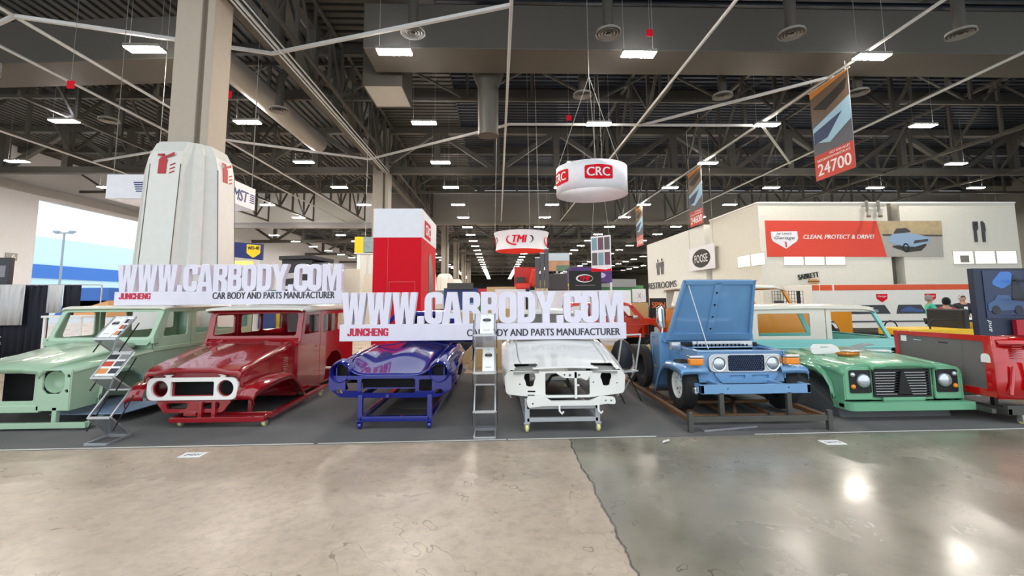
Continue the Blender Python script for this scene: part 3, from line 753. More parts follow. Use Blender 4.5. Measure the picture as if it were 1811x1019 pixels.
# deep blue coupe
bc = thing('coupe_shell', 'glossy deep blue sports coupe body on a blue dolly under the sign', 'car body', (-1.46, 6.2, 0), radians(-2.5))
def bz(x, y, s):
    base = .685 + .30 * smooth01(-.5, 1.9, y) - .02
    b = .135 * (1 - smooth01(.2, 1.7, y)) * math.exp(-((abs(x) - .66) / .15) ** 2)
    c = .055 * math.exp(-(x / .33) ** 2) * smooth01(.0, .9, y)
    e = -.16 * smooth01(.70, .86, abs(x))
    return base + b + c + e
def bw(y): return .70 + .14 * smooth01(-.1, .5, y) - .02 * smooth01(2.5, 4.2, y)
def bn(s): return .02 + .20 * max(0, abs(s) - .35) ** 2
coupe(bc, m_navy, bz, bw, 4.1, bn, [(.98, .5, .34), (3.25, .5, .34)], .40, (1.75, 2.25, 3.0, 1.46, .54))
n = MB()
n.plate(rnd([(-.66, .41), (.66, .41), (.83, .52), (.83, .69), (.5, .70), (-.5, .70), (-.83, .69), (-.83, .52)], [.06, .06, .05, .03, .02, .02, .03, .05]),
        [rrect(-.36, .475, .36, .665, .03), rrect(-.58, .50, -.41, .65, .02), rrect(.41, .50, .58, .65, .02), rrect(-.72, .46, -.62, .52, .02), rrect(.62, .46, .72, .52, .02)],
        lambda u, q: (u, .01 + .20 * max(0, abs(u) / .83 - .35) ** 2 + .3 * max(0, .5 - q), q), (0, .02, 0), cu=lin(-.83, .83, 16))
obj('nose_panel', n, m_navy, bc, smooth=40)
for sx in (-1, 1):
    obj('headlamp_bucket', MB().lathe([(.165, .19), (.155, .11), (.14, .045), (.127, .02), (.118, .035), (.112, .12), (.1, .24), (.03, .27), (.001, .27)], (sx * .665, .0, .742), 'y', 32), m_navy, bc, smooth=60)
    obj('lamp_cavity', MB().lathe([(.106, .2), (.001, .2)], (sx * .665, 0, .742), 'y', 24), m_dark, bc)
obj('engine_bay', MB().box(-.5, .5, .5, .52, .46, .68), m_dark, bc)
k = MB(); k.box(-.36, .36, .08, .11, .52, .535); k.box(-.02, .02, -.01, .03, .42, .46)
obj('grille_bar', k, m_navy, bc)
dl = thing('body_dolly', 'blue box tube dolly on small casters under the deep blue coupe', 'dolly', (-1.37, 6.22, .006), radians(-1))
f = MB()
for sx in (-1, 1):
    f.box(sx * .46 - .03, sx * .46 + .03, 0, .06, .1, .44); f.bar((sx * .46, .03, .12), (sx * .46, 3.2, .12), .06, .06); f.bar((sx * .46, .03, .41), (sx * .46, 3.2, .41), .05, .06); f.box(sx * .46 - .03, sx * .46 + .03, 3.14, 3.2, .1, .44)
f.box(-.46, .46, 0, .06, .1, .165); f.box(-.46, .46, 3.14, 3.2, .1, .16); f.box(-.46, .46, 1.5, 1.55, .1, .15); f.box(-.46, .46, .5, .55, .3, .34)
obj('frame', f, m_navy, dl, bevel=.004)
for x, y in ((-.46, .03), (.46, .03), (-.46, 3.17), (.46, 3.17)): caster(dl, x, y, .045, m_navy, m_navy)

# white coupe
wc = thing('coupe_shell', 'bare white coupe body shell on a grey dolly with yellow casters', 'car body', (.885, 5.95, 0))
def wz(x, y, s): return .775 + .30 * smooth01(-.35, 1.7, y) - .02 + .03 * math.exp(-(x / .5) ** 2) - .10 * smooth01(.68, .86, abs(x)) - .012 * (1 if .66 < abs(x) < .7 else 0)
def ww(y): return .76 + .07 * smooth01(-.1, .6, y) - .03 * smooth01(2.5, 4.2, y)
def wn(s): return .03 + .16 * max(0, abs(s) - .3) ** 2
def wskip(c): return .37 < abs(c.x) < .66 and .07 < c.y < .30
coupe(wc, m_wht, wz, ww, 4.0, wn, [(.72, .50, .33), (3.1, .5, .33)], .40, (1.6, 2.15, 2.9, 1.48, .54), ny=26, nx=44, skip=wskip)
n = MB()
tear = lambda cx: [(cx + .075 * cos(a), .69 + .07 * sin(a) - (.05 if -2.2 < a - 2 * pi < -.9 else 0)) for a in [2 * pi * q / 20 + .001 for q in range(20)]]
n.plate(rnd([(-.78, .47), (-.3, .43), (.3, .43), (.78, .47), (.80, .70), (.74, .765), (-.74, .765), (-.80, .70)], [.06, .02, .02, .06, .03, .02, .02, .03]),
        [rrect(-.27, .46, .31, .745, .03), tear(-.47), tear(.53), circ(-.6, .6, .01, 8), circ(.68, .6, .01, 8), circ(.36, .62, .01, 8), rrect(-.5, .50, -.4, .52, .005), rrect(-.5, .455, -.41, .47, .005)],
        lambda u, q: (u, .05 + .14 * max(0, abs(u) / .8 - .3) ** 2, q), (0, .02, 0), cu=lin(-.8, .8, 14))
obj('front_panel', n, m_wht, wc, smooth=40)
k = MB()
k.xz(rnd([(-.52, .41), (-.5, .32), (-.3, .34), (.35, .34), (.52, .36), (.63, .35), (.62, .44), (.45, .45), (.3, .40), (-.2, .40), (-.3, .46), (-.5, .46)], .03), -.02, [circ(-.44, .37, .012, 8), circ(.5, .4, .012, 8), circ(.57, .4, .012, 8)], .06)
for x in (-.1, .40): k.tube([(x, -.02, .35), (x, -.03, .28), (x + .03, -.05, .25), (x + .05, -.05, .28)], .014, 8)
obj('crossmember', k, m_wht, wc, bevel=.008)
k = MB(); k.box(.11, .14, .03, .06, .42, .76); k.xz(rnd([(-.16, .755), (-.02, .68), (.2, .68), (.27, .64), (.34, .755)], .03), .03, [circ(-.02, .72, .012, 8), circ(.05, .715, .018, 8), circ(.17, .715, .018, 8)], .02); k.box(.13, .17, .02, .04, .58, .6)
obj('latch_strut', k, m_wht, wc)
for sx in (-1, 1): obj('lamp_well', MB().hexa([(sx * .35, .05, .745), (sx * .68, .05, .73), (sx * .68, .34, .765), (sx * .35, .34, .785), (sx * .35, .05, .765), (sx * .68, .05, .75), (sx * .68, .34, .785), (sx * .35, .34, .805)]), mat('primer grey', '#8d8f8a', .6), wc)
obj('engine_bay_tube', MB().tube([(-.25, .35, .5), (-.15, .35, .66), (.05, .4, .68), (.1, .4, .5)], .02, 8), m_dark, wc)
dl = thing('body_dolly', 'grey steel tube dolly on yellow casters under the white coupe', 'dolly', (.83, 5.97, .006))
m_dg = mat('grey dolly paint', '#a8aaac', .45)
f = MB()
for sx in (-1, 1):
    f.bar((sx * .455, 0.03, .1), (sx * .455, .03, .42), .06, .06); f.bar((sx * .455, .03, .15), (sx * .455, 3.0, .15), .06, .06); f.bar((sx * .455, .03, .39), (sx * .455, 3.0, .39), .06, .05); f.box(sx * .455 - .03, sx * .455 + .03, 2.95, 3.0, .1, .42)
    f.bar((sx * .455, .06, .35), (sx * .455, .7, .16), .04, .04)
f.box(-.46, .46, 0, .06, .13, .18); f.box(-.46, .46, .0, .06, .29, .335); f.box(-.46, .46, 2.95, 3.0, .12, .18); f.box(-.46, .46, 1.4, 1.46, .12, .18)
obj('frame', f, m_dg, dl, bevel=.004)
for x, y in ((-.46, 0.03), (.46, .03), (-.46, 2.97), (.46, 2.97)): caster(dl, x, y, .052, m_gold)
# ---- light blue open-bonnet utility on a steel stand
bX, bY = 3.5, 6.1
ub = thing('utility_vehicle', 'light blue off-road vehicle with raised bonnet, wheels and amber indicators', 'car body', (bX, bY, 0))
k = MB(); k.xz(rrect(-.80, .425, .70, .545, .012), 0, [circ(-.43, .49, .01, 8), circ(.4, .5, .01, 8)], .05); k.box(-.80, -.75, .0, .2, .43, .54); k.box(.65, .70, .0, .2, .43, .54); k.box(-.5, -.42, .05, .5, .43, .53); k.box(.36, .44, .05, .5, .43, .53)
obj('bumper', k, m_sky, ub, bevel=.008)
k = MB(); k.box(-.84, -.78, .1, .2, .4, .5)
obj('hitch_bracket', k, m_chrome, ub, bevel=.02)
cx = .045
k = MB(); k.xz(rrect(cx - .535, .645, cx + .535, .9, .1, 6), .39, [circ(cx - .39, .765, .1, 24), circ(cx + .39, .765, .1, 24), rrect(cx - .255, .66, cx + .27, .88, .03)], .05)
obj('grille_bezel', k, m_chrome, ub, bevel=.008)
k = MB(); k.xz(rrect(cx - .25, .665, cx + .265, .875, .03), .41, [circ(cx - .235 + i * .032 + (.016 if j % 2 else 0), .685 + j * .0285, .0145, 6) for i in range(16) for j in range(7) if cx - .24 < cx - .235 + i * .032 + (.016 if j % 2 else 0) < cx + .25], .02)
k.box(cx - .25, cx + .265, .45, .46, .66, .88)
obj('grille_mesh', k, mat('dark blue mesh', '#2b3a58', .4), ub)
for s in (-1, 1): headlamp(ub, cx + s * .39, .395, .765, .095)
k = MB(); k.xz([(-.62, .5), (.62, .5), (.62, .94), (-.62, .94)], .44, [circ(-.35, .765, .1, 16), circ(.43, .765, .1, 16), rrect(-.2, .67, .3, .87, .03)], .03)
obj('radiator_panel', k, m_sky, ub)
k = MB(); k.xz(rnd([(-.43, .645), (-.3, .49), (.42, .49), (.55, .645)], .03), .41, [rrect(-.19, .55, .04, .605, .015), rrect(.13, .55, .38, .605, .015)], .05)
obj('front_apron', k, m_sky, ub, bevel=.01)
for sx in (-1, 1):
    prof = [(.34, .63), (.33, .67), (.36, .715), (.5, .735), (.8, .745), (1.0, .73), (1.15, .66), (1.3, .5), (1.42, .32), (1.48, .22)]
    obj('fender', MB().loft([[(sx * .53, y, z), (sx * .75, y, z + .005), (sx * .88, y, z), (sx * .915, y, z - .03), (sx * .915, y + .004, z - .10)] for y, z in prof]), m_sky, ub, solid=.012, smooth=45)
    k = MB(); k.yz([(.42, .55), (.7, .72), (1.2, .6), (1.5, .25), (1.5, 1.0), (.42, .93)], sx * .62, (), sx * .015)
    for q in range(5): k.box(sx * .635 - .012, sx * .635 + .012, 1.1, 1.25, .78 + q * .03, .79 + q * .03)
    obj('inner_wing', k, m_sky, ub)
    k = MB(); k.box(-.1, .1, -.04, .06, 0, .1)
    o = obj('indicator', k, m_amber, ub, bevel=.02, loc=(sx * .69 - .01, .34, .755))
    obj('indicator_cap', MB().box(-.1, .1, -.045, .07, .1, .14), m_chrome, o, bevel=.012)
k = MB(); k.xy([(-.64, .41), (.64, .41), (.66, .98), (-.66, .98)], .93, [rrect(-.55, .5, .55, .95, .04)], .012); k.box(-.66, .66, .98, 1.0, .80, .93)
obj('front_slam_panel', k, m_sky, ub)
k = MB(); k.xz(rrect(-.46, .9, .49, 1.03, .015), .98, [rnd([(-.42 + i * .062, .945), (-.39 + i * .062, .945), (-.395 + i * .062, .985), (-.415 + i * .062, .985)], .008) for i in range(14)], .06)
k.box(-.80, -.66, .96, 1.05, .9, 1.02)
obj('radiator_top', k, m_chrome, ub)
obj('engine_bay', MB().box(-.6, .6, 1.05, 1.07, .4, 1.0), m_dark, ub)
# raised bonnet, tipped forward on its hinge line at the cowl
hp = lambda u, q: (u, 1.42 - .47 * q, 1.01 + .965 * q)
def bon(u, q): return Vector(hp(u, q)) + Vector((0, -.02 * (1 - min(1, abs(u) / .5) ** 4), -.0))
k = MB(); k.plate(rnd([(-.715, 0), (.715, 0), (.57, 1), (-.57, 1)], [.02, .02, .05, .05]), (), bon, (0, .03, .015), cu=lin(-.7, .7, 12))
b = obj('bonnet', k, m_sky, ub, bevel=.006)
k = MB(); k.plate([(-.70, .0), (.70, .0), (.69, .12), (-.69, .12)], (), lambda u, q: Vector(hp(u, q)) + Vector((0, -.035, 0)), (0, .03, 0))
k.plate([(-.715, 0), (-.66, 0), (-.53, 1), (-.57, 1)], (), lambda u, q: Vector(hp(u, q)) + Vector((0, -.04, 0)), (0, .04, 0)); k.plate([(.715, 0), (.66, 0), (.53, 1), (.57, 1)], (), lambda u, q: Vector(hp(u, q)) + Vector((0, -.04, 0)), (0, .04, 0))
k.plate([(-.57, .93), (.57, .93), (.57, 1), (-.57, 1)], (), lambda u, q: Vector(hp(u, q)) + Vector((0, -.04, 0)), (0, .04, 0))
obj('bonnet_rim', k, m_sky, b, bevel=.008)
k = MB(); k.plate([(-.07, .06), (.03, .06), (.03, .96), (-.07, .96)], [circ(-.02, .2 + i * .2, .016, 10) for i in range(4)], lambda u, q: Vector(hp(u, q)) + Vector((0, -.04, 0)), (0, .02, 0))
for i in range(4): k.plate(circ(-.02, .2 + i * .2, .016, 10), (), lambda u, q: Vector(hp(u, q)) + Vector((0, -.03, 0)), (0, .004, 0))
obj('bonnet_rib', k, m_sky, b, bevel=.004)
k = MB()
for i in range(4): k.plate(circ(-.02, .2 + i * .2, .017, 10), (), lambda u, q: Vector(hp(u, q)) + Vector((0, -.043, 0)), (0, .002, 0))
obj('rib_hole', k, m_dark, b)
obj('prop_rod', MB().tube([(-.30, .8, .93), (-.49, .96, 1.9)], .008, 8), m_steel, ub)
# cowl, tub, mirrors, floor
k = MB(); k.loft([[(x, 1.42, z) for x, z in ((-.74, .98), (.74, .98))], [(-.78, 1.6, 1.08), (.78, 1.6, 1.08)], [(-.8, 1.66, 1.12), (.8, 1.66, 1.12)]])
k.xz(rrect(-.8, .3, .8, 1.12, .05), 1.5, (), .03)
obj('cowl', k, m_sky, ub, solid=.008)
for sx in (-1, 1):
    k = MB(); k.yz(rnd([(1.5, .22), (1.95, .22), (1.95, 1.12), (1.5, 1.12)], [.02, .05, .1, .02]), sx * .8, [rrect(1.62, .55, 1.86, 1.04, .03)], -sx * .03)
    obj('side_panel', k, m_sky, ub, bevel=.006)
    obj('door_panel', MB().yz(rrect(1.63, .56, 1.85, 1.03, .03), sx * .79, (), -sx * .02), m_sky, ub)
k = MB(); k.box(-.78, .78, 1.5, 1.94, .3, .33); k.box(-.35, .35, -.0 + .3, 3.4, .36, .42)
obj('floor_pan', k, m_sky, ub)
k = MB(); k.tube([(-.72, 1.58, 1.05), (-.70, 1.6, 1.2)], .02, 8); k.tube([(-.70, 1.6, 1.2), (-.72, 1.62, 1.3), (-.72, 1.62, 1.52), (-.68, 1.62, 1.58)], [.05, .07, .07, .03], 10)
obj('mirror', k, m_chrome, ub, smooth=60)
for x, y in ((-.74, .76), (.74, .76), (-.74, 3.05), (.74, 3.05)): wheel(ub, x, y, .42, .37, .2, -1 if x < 0 else 1, mat('white wheel paint', '#e8e8e4', .4), rr=.54)
st = thing('display_stand', 'brown and grey steel frame stand carrying the light blue vehicle', 'stand', (bX, bY, .006))
k = MB()
for y in (-.22, 3.6):
    for x in (-1.05, .76): k.box(x - .03, x + .03, y - .03, y + .03, 0, .25)
    k.box(-1.05, .76, y - .02, y + .02, .12, .19)
obj('end_frame', k, m_gsteel, st, bevel=.003)
k = MB()
for x in (-1.05, .76): k.box(x - .03, x + .03, -.2, 3.6, .12, .18)
for y in (.08, .9, 1.9, 3.0): k.box(-1.02, .73, y - .025, y + .025, .10, .14)
for x in (-.74, -.3, .3): k.box(x - .03, x + .03, .05, 3.5, .065, .10)
k.bar((-.3, .1, .12), (.1, .9, .12), .04, .04)
obj('rail_frame', k, m_rust, st, bevel=.003)
for x in (-.52, .40, .15): obj('support_post', MB().box(x - .03, x + .03, -.0, .05, .14 if x != .15 else .1, .43 if x != .15 else .17), m_gsteel, st)
t = MB(); t.lathe([(.2, -.05), (.28, -.06), (.35, -.055), (.37, -.03), (.37, .03), (.35, .055), (.28, .06), (.2, .05), (.2, -.05)], (0, 0, .37), 'x', 32)
t = obj('loose_tyre', t, m_rub, smooth=35, loc=(2.60, 8.15, 0.145)); tag(t, 'bare black tyre standing against the light blue vehicle flank', 'tyre')
tag(obj('aluminium_strip', MB().hexa([(2.62, 5.87, .008), (3.4, 6.03, .008), (3.4, 6.08, .008), (2.62, 5.93, .008), (2.62, 5.87, .03), (3.4, 6.03, .03), (3.4, 6.08, .03), (2.62, 5.93, .03)]), m_steel), 'loose pale metal strip lying before the brown steel stand', 'metal strip')

# ---- mid green off-road front clip
gX, gY = 5.69, 6.2
g = thing('front_clip', 'mid green off-road front end with black grille and round headlamps', 'car body', (gX, gY, 0))
k = MB(); k.plate(rnd([(-.90, .15), (.88, .15), (.88, .257), (-.90, .257)], [.03, .01, .01, .03]), (), lambda u, q: (u, .0 + .09 * max(0, (-u - .8) / .1) ** 2, q), (0, .1, 0), cu=[-.88, -.86, -.83, -.8])
k.box(-.9, -.86, .1, .3, .15, .257); k.box(.84, .88, .1, .25, .15, .257)
obj('bumper', k, m_green, g, bevel=.012)
k = MB(); k.xz(rnd([(-.46, .26), (.46, .26), (.46, .73), (-.46, .73)], .01), .17, [rrect(-.41, .31, .41, .68, .02)], .04); k.box(-.3, .3, .13, .17, .25, .30)
obj('grille_surround', k, m_green, g, bevel=.006)
k = MB(); k.xz(rrect(-.415, .30, .415, .685, .015), .15, [rrect(-.385, .325 + i * .037, .385, .345 + i * .037, .004) for i in range(9)], .03); k.box(-.41, .41, .24, .26, .3, .69)
k.hexa([(-.08, .13, .34), (.12, .13, .34), (.12, .15, .34), (-.08, .15, .34), (-.02, .13, .66), (.02, .13, .66), (.02, .15, .66), (-.02, .15, .66)])
obj('grille', k, m_black, g, bevel=.003)
k = MB()
for i in range(9): k.box(-.37, .37, .172, .176, .332 + i * .037, .340 + i * .037)
obj('grille_bars', k, m_chrome, g)
for sx in (-1, 1):
    k = MB(); k.xz(rnd([(sx * .455, .27), (sx * .84, .27), (sx * .84, .715), (sx * .455, .735)], [.02, .03, .08, .02]), .13, (), .04)
    o = obj('front_wing', k, m_green, g, bevel=.014)
    obj('lamp_panel', MB().xz(rrect(min(sx * .47, sx * .78), .365, max(sx * .47, sx * .78), .68, .03), .118, (), .02), m_black, g, bevel=.004)
    headlamp(g, sx * .585, .10, .535, .1, ring=False)
    for z, mm, n_ in ((.62, m_glass, 'side_lamp'), (.455, m_amber, 'indicator')): obj(n_, MB().lathe([(.001, -.03), (.02, -.028), (.033, -.012), (.033, .02)], (sx * .735, .12, z), 'y', 14), mm, g, smooth=60)
    k = MB(); rows = []
    for y, zi, zo in ((.13, .735, .715), (.3, .755, .74), (.8, .79, .775), (1.5, .82, .80)):
        rows.append([(sx * .44, y, zi), (sx * .7, y, zi - .01), (sx * .79, y, zo - .015), (sx * .835, y, zo - .05), (sx * .86, y, zo - .12)])
    obj('wing_top', k.loft(rows), m_green, g, solid=.012, smooth=60)
    arch = [(.30, .20), (.34, .38), (.46, .52), (.64, .6), (.9, .62), (1.15, .57), (1.32, .45), (1.42, .2)]
    k = MB(); k.yz([(.13, .27), (.26, .2)] + arch + [(1.5, .2), (1.5, .69), (.13, .62)], sx * .86, (), -sx * .02)
    obj('wing_side', k, m_green, g, bevel=.006)
    k = MB(); k.loft([[(sx * .86, a, b_), (sx * .9, a, b_ + .005), (sx * .915, a, b_ + .05), (sx * .865, a, b_ + .1)] for a, b_ in arch])
    obj('arch_flare', k, m_green, g, solid=.01, smooth=60)
k = MB(); rows = []
for y, w, z in ((.10, .46, .705), (.095, .47, .735), (.13, .475, .755), (.5, .50, .785), (1.0, .53, .81), (1.5, .56, .835)):
    rows.append([(f * w, y, z + dz) for f, dz in ((-1, -.045), (-.99, -.02), (-.93, -.004), (-.6, .0), (-.52, .012), (0, .014), (.52, .012), (.6, 0), (.93, -.004), (.99, -.02), (1, -.045))])
obj('bonnet', k.loft(rows), m_green, g, solid=.014, smooth=35)
tag(obj('grey_plinth', MB().hexa([(-.84, .25, .0), (.78, .25, 0), (.82, 1.5, 0), (-.84, 1.5, 0), (-.84, .3, .12), (.78, .3, .12), (.8, 1.5, .6), (-.82, 1.5, .6)]), mat('slate foam', '#5c5d5f', .8), loc=(gX, gY, 0), bevel=.02), 'dark grey plinth under the mid green front end', 'plinth')
# odds and ends on its bonnet
d = thing('dash_panel', 'white moulded panel with a slotted handle lying on the mid green bonnet', 'panel', (5.22, 7.15, .805))
obj('shell', MB().plate(rnd([(-.24, 0), (.24, 0), (.2, .1), (.12, .15), (-.18, .15), (-.24, .1)], .05), [rnd([(-.09, .095), (.05, .095), (.05, .115), (-.09, .115)], .01)], lambda u, q: (u, .1 * q, q), (0, .03, 0)), mat('white plastic', '#e4e1db', .4), d, bevel=.01)
tag(obj('amber_tray', MB().loft([[(x * w, y * w * .6, z) for x, y in circ(0, 0, 1, 20)] for z, w in ((0, .1), (.0, .12), (.03, .17), (.05, .18))], close=True), mat('amber acrylic', '#d9832c', .15, trans=.3), loc=(5.38, 6.92, .80), solid=.006, smooth=50), 'shallow amber dish in front of the white panel on the green bonnet', 'dish')
for i, (x, y, r, lab) in enumerate(((5.72, 7.25, .3, 'white leaflet on the green bonnet beside the white panel'), (6.2, 7.3, -.2, 'white leaflet near the rear right of the green bonnet'))):
    tag(obj('leaflet', MB().box(-.16, .16, -.11, .11, 0, .004), mat('white paper', '#efeeea', .6), loc=(x, y, .838 if abs(x - gX) < .5 else .83)), lab, 'leaflet')
    COL.objects[-1].rotation_euler = (0, 0, r)
tag(obj('grey_cloth', MB().loft([[(x, y, .0 + .05 * sin(9 * x) * cos(7 * y) + .05) for x in (-.2, -.1, 0, .1, .2)] for y in (-.1, 0, .1)]), mat('grey cloth', '#8f9492', .7), loc=(5.95, 7.42, .835), solid=.01, smooth=60), 'small crumpled grey cloth on the rear of the green bonnet', 'cloth')

# ---- bright red tub panel at the right edge
r = thing('tub_shell', 'bright red vehicle tub with grey side liner, cropped at the photo edge', 'car body', (6.67, 6.0, 0))
k = MB(); k.yz([(0, .34), (1.5, .36), (1.53, 1.14), (.0, 1.165)], 0, [rrect(.12, .44, 1.44, 1.08, .02)], .04)
obj('side_frame', k, m_red2, r, bevel=.012)
k = MB(); k.yz([(.1, .42), (1.46, .42), (1.46, 1.1), (.1, 1.1)], .015, [rrect(.62, 1.0, .78, 1.02, .006), rrect(1.05, 1.01, 1.19, 1.03, .006)], .01); k.box(.012, .016, .42, .425, .44, 1.09)
obj('side_liner', k, mat('grey liner', '#6a6564', .5), r)
obj('paper_label', MB().yz([(1.3, .98), (1.4, .98), (1.4, 1.07), (1.3, 1.07)], .008, (), .004), mat('white paper', '#efeeea', .6), r)
obj('round_sticker', MB().yz(rnd([(.04, .80), (.16, .80), (.16, .92), (.04, .92)], [.005, .005, .06, .06]), -.004, (), .004), mat('white paper'), r)
k = MB()
k.loft([[(.0, .0, .33), (.5, -.06, .33), (1.6, -.05, .33)], [(.0, .0, .55), (.4, -.02, .6), (1.6, .0, .6)], [(.0, .0, .8), (.3, .02, .85), (1.6, .02, .9)], [(.0, .0, 1.16), (.3, .02, 1.14), (1.6, .05, 1.1)]])
obj('front_panel', k, m_red2, r, solid=.015, smooth=40)
k = MB()
for i in range(6): k.box(.24, .38, -.03, .03, .86 + i * .032, .872 + i * .032)
obj('louvre', k, m_red2, r, bevel=.004)
k = MB(); k.loft([[(.04, -.02, 1.04), (.5, -.05, 1.04), (1.6, -.06, 1.02)], [(.04, -.05, 1.06), (.5, -.08, 1.06), (1.6, -.09, 1.04)], [(.04, -.02, 1.1), (.5, -.05, 1.1), (1.6, -.05, 1.08)], [(.04, .1, 1.15), (.5, .1, 1.16), (1.6, .1, 1.14)]])
k.tube([(.1, -.08, .4), (.22, -.04, .75)], .02, 8); k.tube([(.35, -.09, .42), (.44, -.06, .8)], .025, 8)
obj('fender', k, m_red2, r, solid=.01, smooth=60)
k = MB(); k.box(.04, 1.6, .0, 1.5, .36, .39)
obj('tub_floor', k, m_red2, r)
dl = thing('body_dolly', 'dark raw steel dolly with a yellow caster under the bright red tub', 'dolly', (6.67, 6.0, .006))
k = MB(); k.box(-.1, -.04, .0, 2.2, .14, .2); k.box(.1, 1.5, -.02, .04, .12, .24); k.box(.1, .16, -.02, 2.2, .12, .2); k.box(.16, 1.5, 1.2, 1.26, .12, .18); k.box(-.02, .04, .5, .56, .12, .36); k.box(.5, .56, .5, .56, .12, .36); k.box(-.1, .16, .3, .36, .13, .19); k.box(-.1, .16, 2.1, 2.16, .13, .19); k.box(0.02, .08, 1.3, 1.36, .19, .36)
obj('frame', k, m_gsteel, dl, bevel=.004)
caster(dl, .3, .0, .05); caster(dl, .12, 2.1, .05); caster(dl, 1.4, .0, .05)

# ---- side-on wagons behind
def side_wagon(name, lab, X, Y, W, m_body, m_roof, S, roof_m2=None):
    """S: dict of side outline heights; facing right"""
    v = thing(name, lab, 'car body', (X, Y, 0))
    z0, zb, zr = S['z0'], S['zb'], S['zr']; L = S['L']; xa, xr = S['xa'], S['xr']
    def arch(cx_, r): return [(cx_ + r * cos(a), max(z0, z0 + .1 + r * sin(a))) for a in [pi * (1 - q / 10) for q in range(11)]]
    low = [(0, z0)] + arch(S['a1'], S['ar']) + arch(S['a2'], S['ar']) + [(L, z0), (L, zb - .08), (S['xc'], zb), (0, zb)]
    for yy, dy in ((0, .03), (W - .03, .03)):
        k = MB(); k.xz(low, yy, (), dy); 
        if S.get('crease'): k.box(0, L - .02, yy - (.015 if yy == 0 else -.03), yy + .0 + (.03 if yy else 0), zb - .17, zb - .15)
        obj('side_panel', k, m_body, v, bevel=.008)
        if yy > 0 and S.get('far'):
            obj('window_frame', MB().box(0, .5, yy, yy + dy, zb, zr), m_roof, v); obj('roof_pillar', MB().xz(S['far'], yy, (), dy), m_body, v)
            continue
        for wq, (a, b_, m_) in enumerate(S['cab']):
            k = MB(); k.xz(a, yy, b_, dy); obj('window_frame', k, m_, v, bevel=.008)
    k = MB(); k.box(.03, S['xc'], .03, W - .03, z0 + .1, z0 + .13); k.box(0, .03, 0, W, z0, zb)
    k.box(S['xc'] - .05, S['xc'], .02, W - .02, z0 + .1, zb)
    obj('floor_pan', k, m_body, v)
    k = MB(); k.loft([[(x, 0.0, zb - .09 * (x > L - .01)) for x in (S['xc'], L)], [(x, .06, zb + .03 - .09 * (x > L - .01)) for x in (S['xc'], L)], [(x, W - .06, zb + .03 - .09 * (x > L - .01)) for x in (S['xc'], L)], [(x, W, zb - .09 * (x > L - .01)) for x in (S['xc'], L)]])
    obj('bonnet', k, m_body, v, solid=.02)
    rows = []
    for x, z in ((-.02, zr - .05), (0.0, zr), (.15, zr + .03), (xr * .5, zr + .05), (xr - .2, zr + .03), (xr, zr), (xr + .03, zr - .04)):
        rows.append([(x, f * W / 2 + W / 2, z - d_) for f, d_ in ((-1.02, .07), (-1.0, .03), (-.93, .0), (0, -.02), (.93, 0), (1.0, .03), (1.02, .07))])
    obj('roof', MB().loft(rows), m_roof, v, solid=.025, smooth=50)
    for y in (.05, W - .05): pass
    obj('windscreen_pillar', MB().bar((xr, .03, zr - .03), (S['xc'], .03, zb - .01), .06, .06), roof_m2 or m_body, v)
    obj('windscreen_pillar', MB().bar((xr, W - .03, zr - .03), (S['xc'], W - .03, zb - .01), .06, .06), roof_m2 or m_body, v)
    obj('windscreen_rail', MB().bar((xr - .01, .03, zr - .03), (xr - .01, W - .03, zr - .03), .06, .06), roof_m2 or m_body, v)
    return v
z = .9
mint = dict(z0=.25, zb=.90, zr=1.50, L=3.75, xa=1.4, xr=2.62, xc=2.95, a1=.62, a2=3.1, ar=.4, crease=1, far=[(2.42, .9), (2.54, .9), (2.28, 1.5), (2.16, 1.5)],
            cab=[(rrect(.0, .90, 1.68, 1.50, .02), [rnd([(.36, .965), (1.38, .965), (1.38, 1.39), (.36, 1.39)], .03)], m_cream),
                 (rrect(1.70, .90, 1.80, 1.50, .01), [], m_cream), (rrect(1.8, 1.42, 2.66, 1.5, .01), [], m_cream)])
side_wagon('wagon_shell', 'mint green two-door wagon body with white roof, seen side-on', 4.62, 8.6, 1.65, m_mint, m_cream, mint)
tag(obj('body_stand', MB().box(.2, 3.4, .3, .38, .22, .35).box(.2, 3.4, 1.25, 1.33, .22, .35).box(.3, .4, .3, 1.33, 0, .25).box(3.2, 3.3, .3, 1.33, 0, .25), m_gsteel, loc=(4.62, 8.6, .006)), 'dark steel stand under the mint green wagon body', 'stand')
orange = dict(z0=.68, zb=1.42, zr=1.97, L=4.1, xa=1.2, xr=2.36, xc=2.65, a1=.75, a2=3.35, ar=.42,
              cab=[(rrect(0.03, 1.42, .75, 1.97, .02), [rnd([(.16, 1.48), (.66, 1.48), (.66, 1.9), (.28, 1.9)], .03)], m_cream), (rrect(1.4, 1.42, 1.48, 1.97, .01), [], m_cream), (rrect(.75, 1.92, 2.36, 1.97, .005), [], m_orange)])
ov = side_wagon('pickup_shell', 'amber orange vehicle body with white roof behind the raised blue bonnet', 4.8, 11.2, 1.7, m_orange, m_cream, orange)
for x in (.75, 3.35):
    for y in (.14, 1.56): o = wheel(ov, 0, 0, 0, .40, .22, -1, m_dark, 8); o.rotation_euler = (0, 0, pi / 2); o.location = (x, y, .74)
tag(obj('body_stand', MB().box(.3, 3.9, .3, .4, .2, .68).box(.3, 3.9, 1.3, 1.4, .2, .68).box(.3, .4, .3, 1.4, 0, .25).box(3.8, 3.9, .3, 1.4, 0, .25), m_gsteel, loc=(4.8, 11.2, 0)), 'dark steel stand under the amber orange body', 'stand')
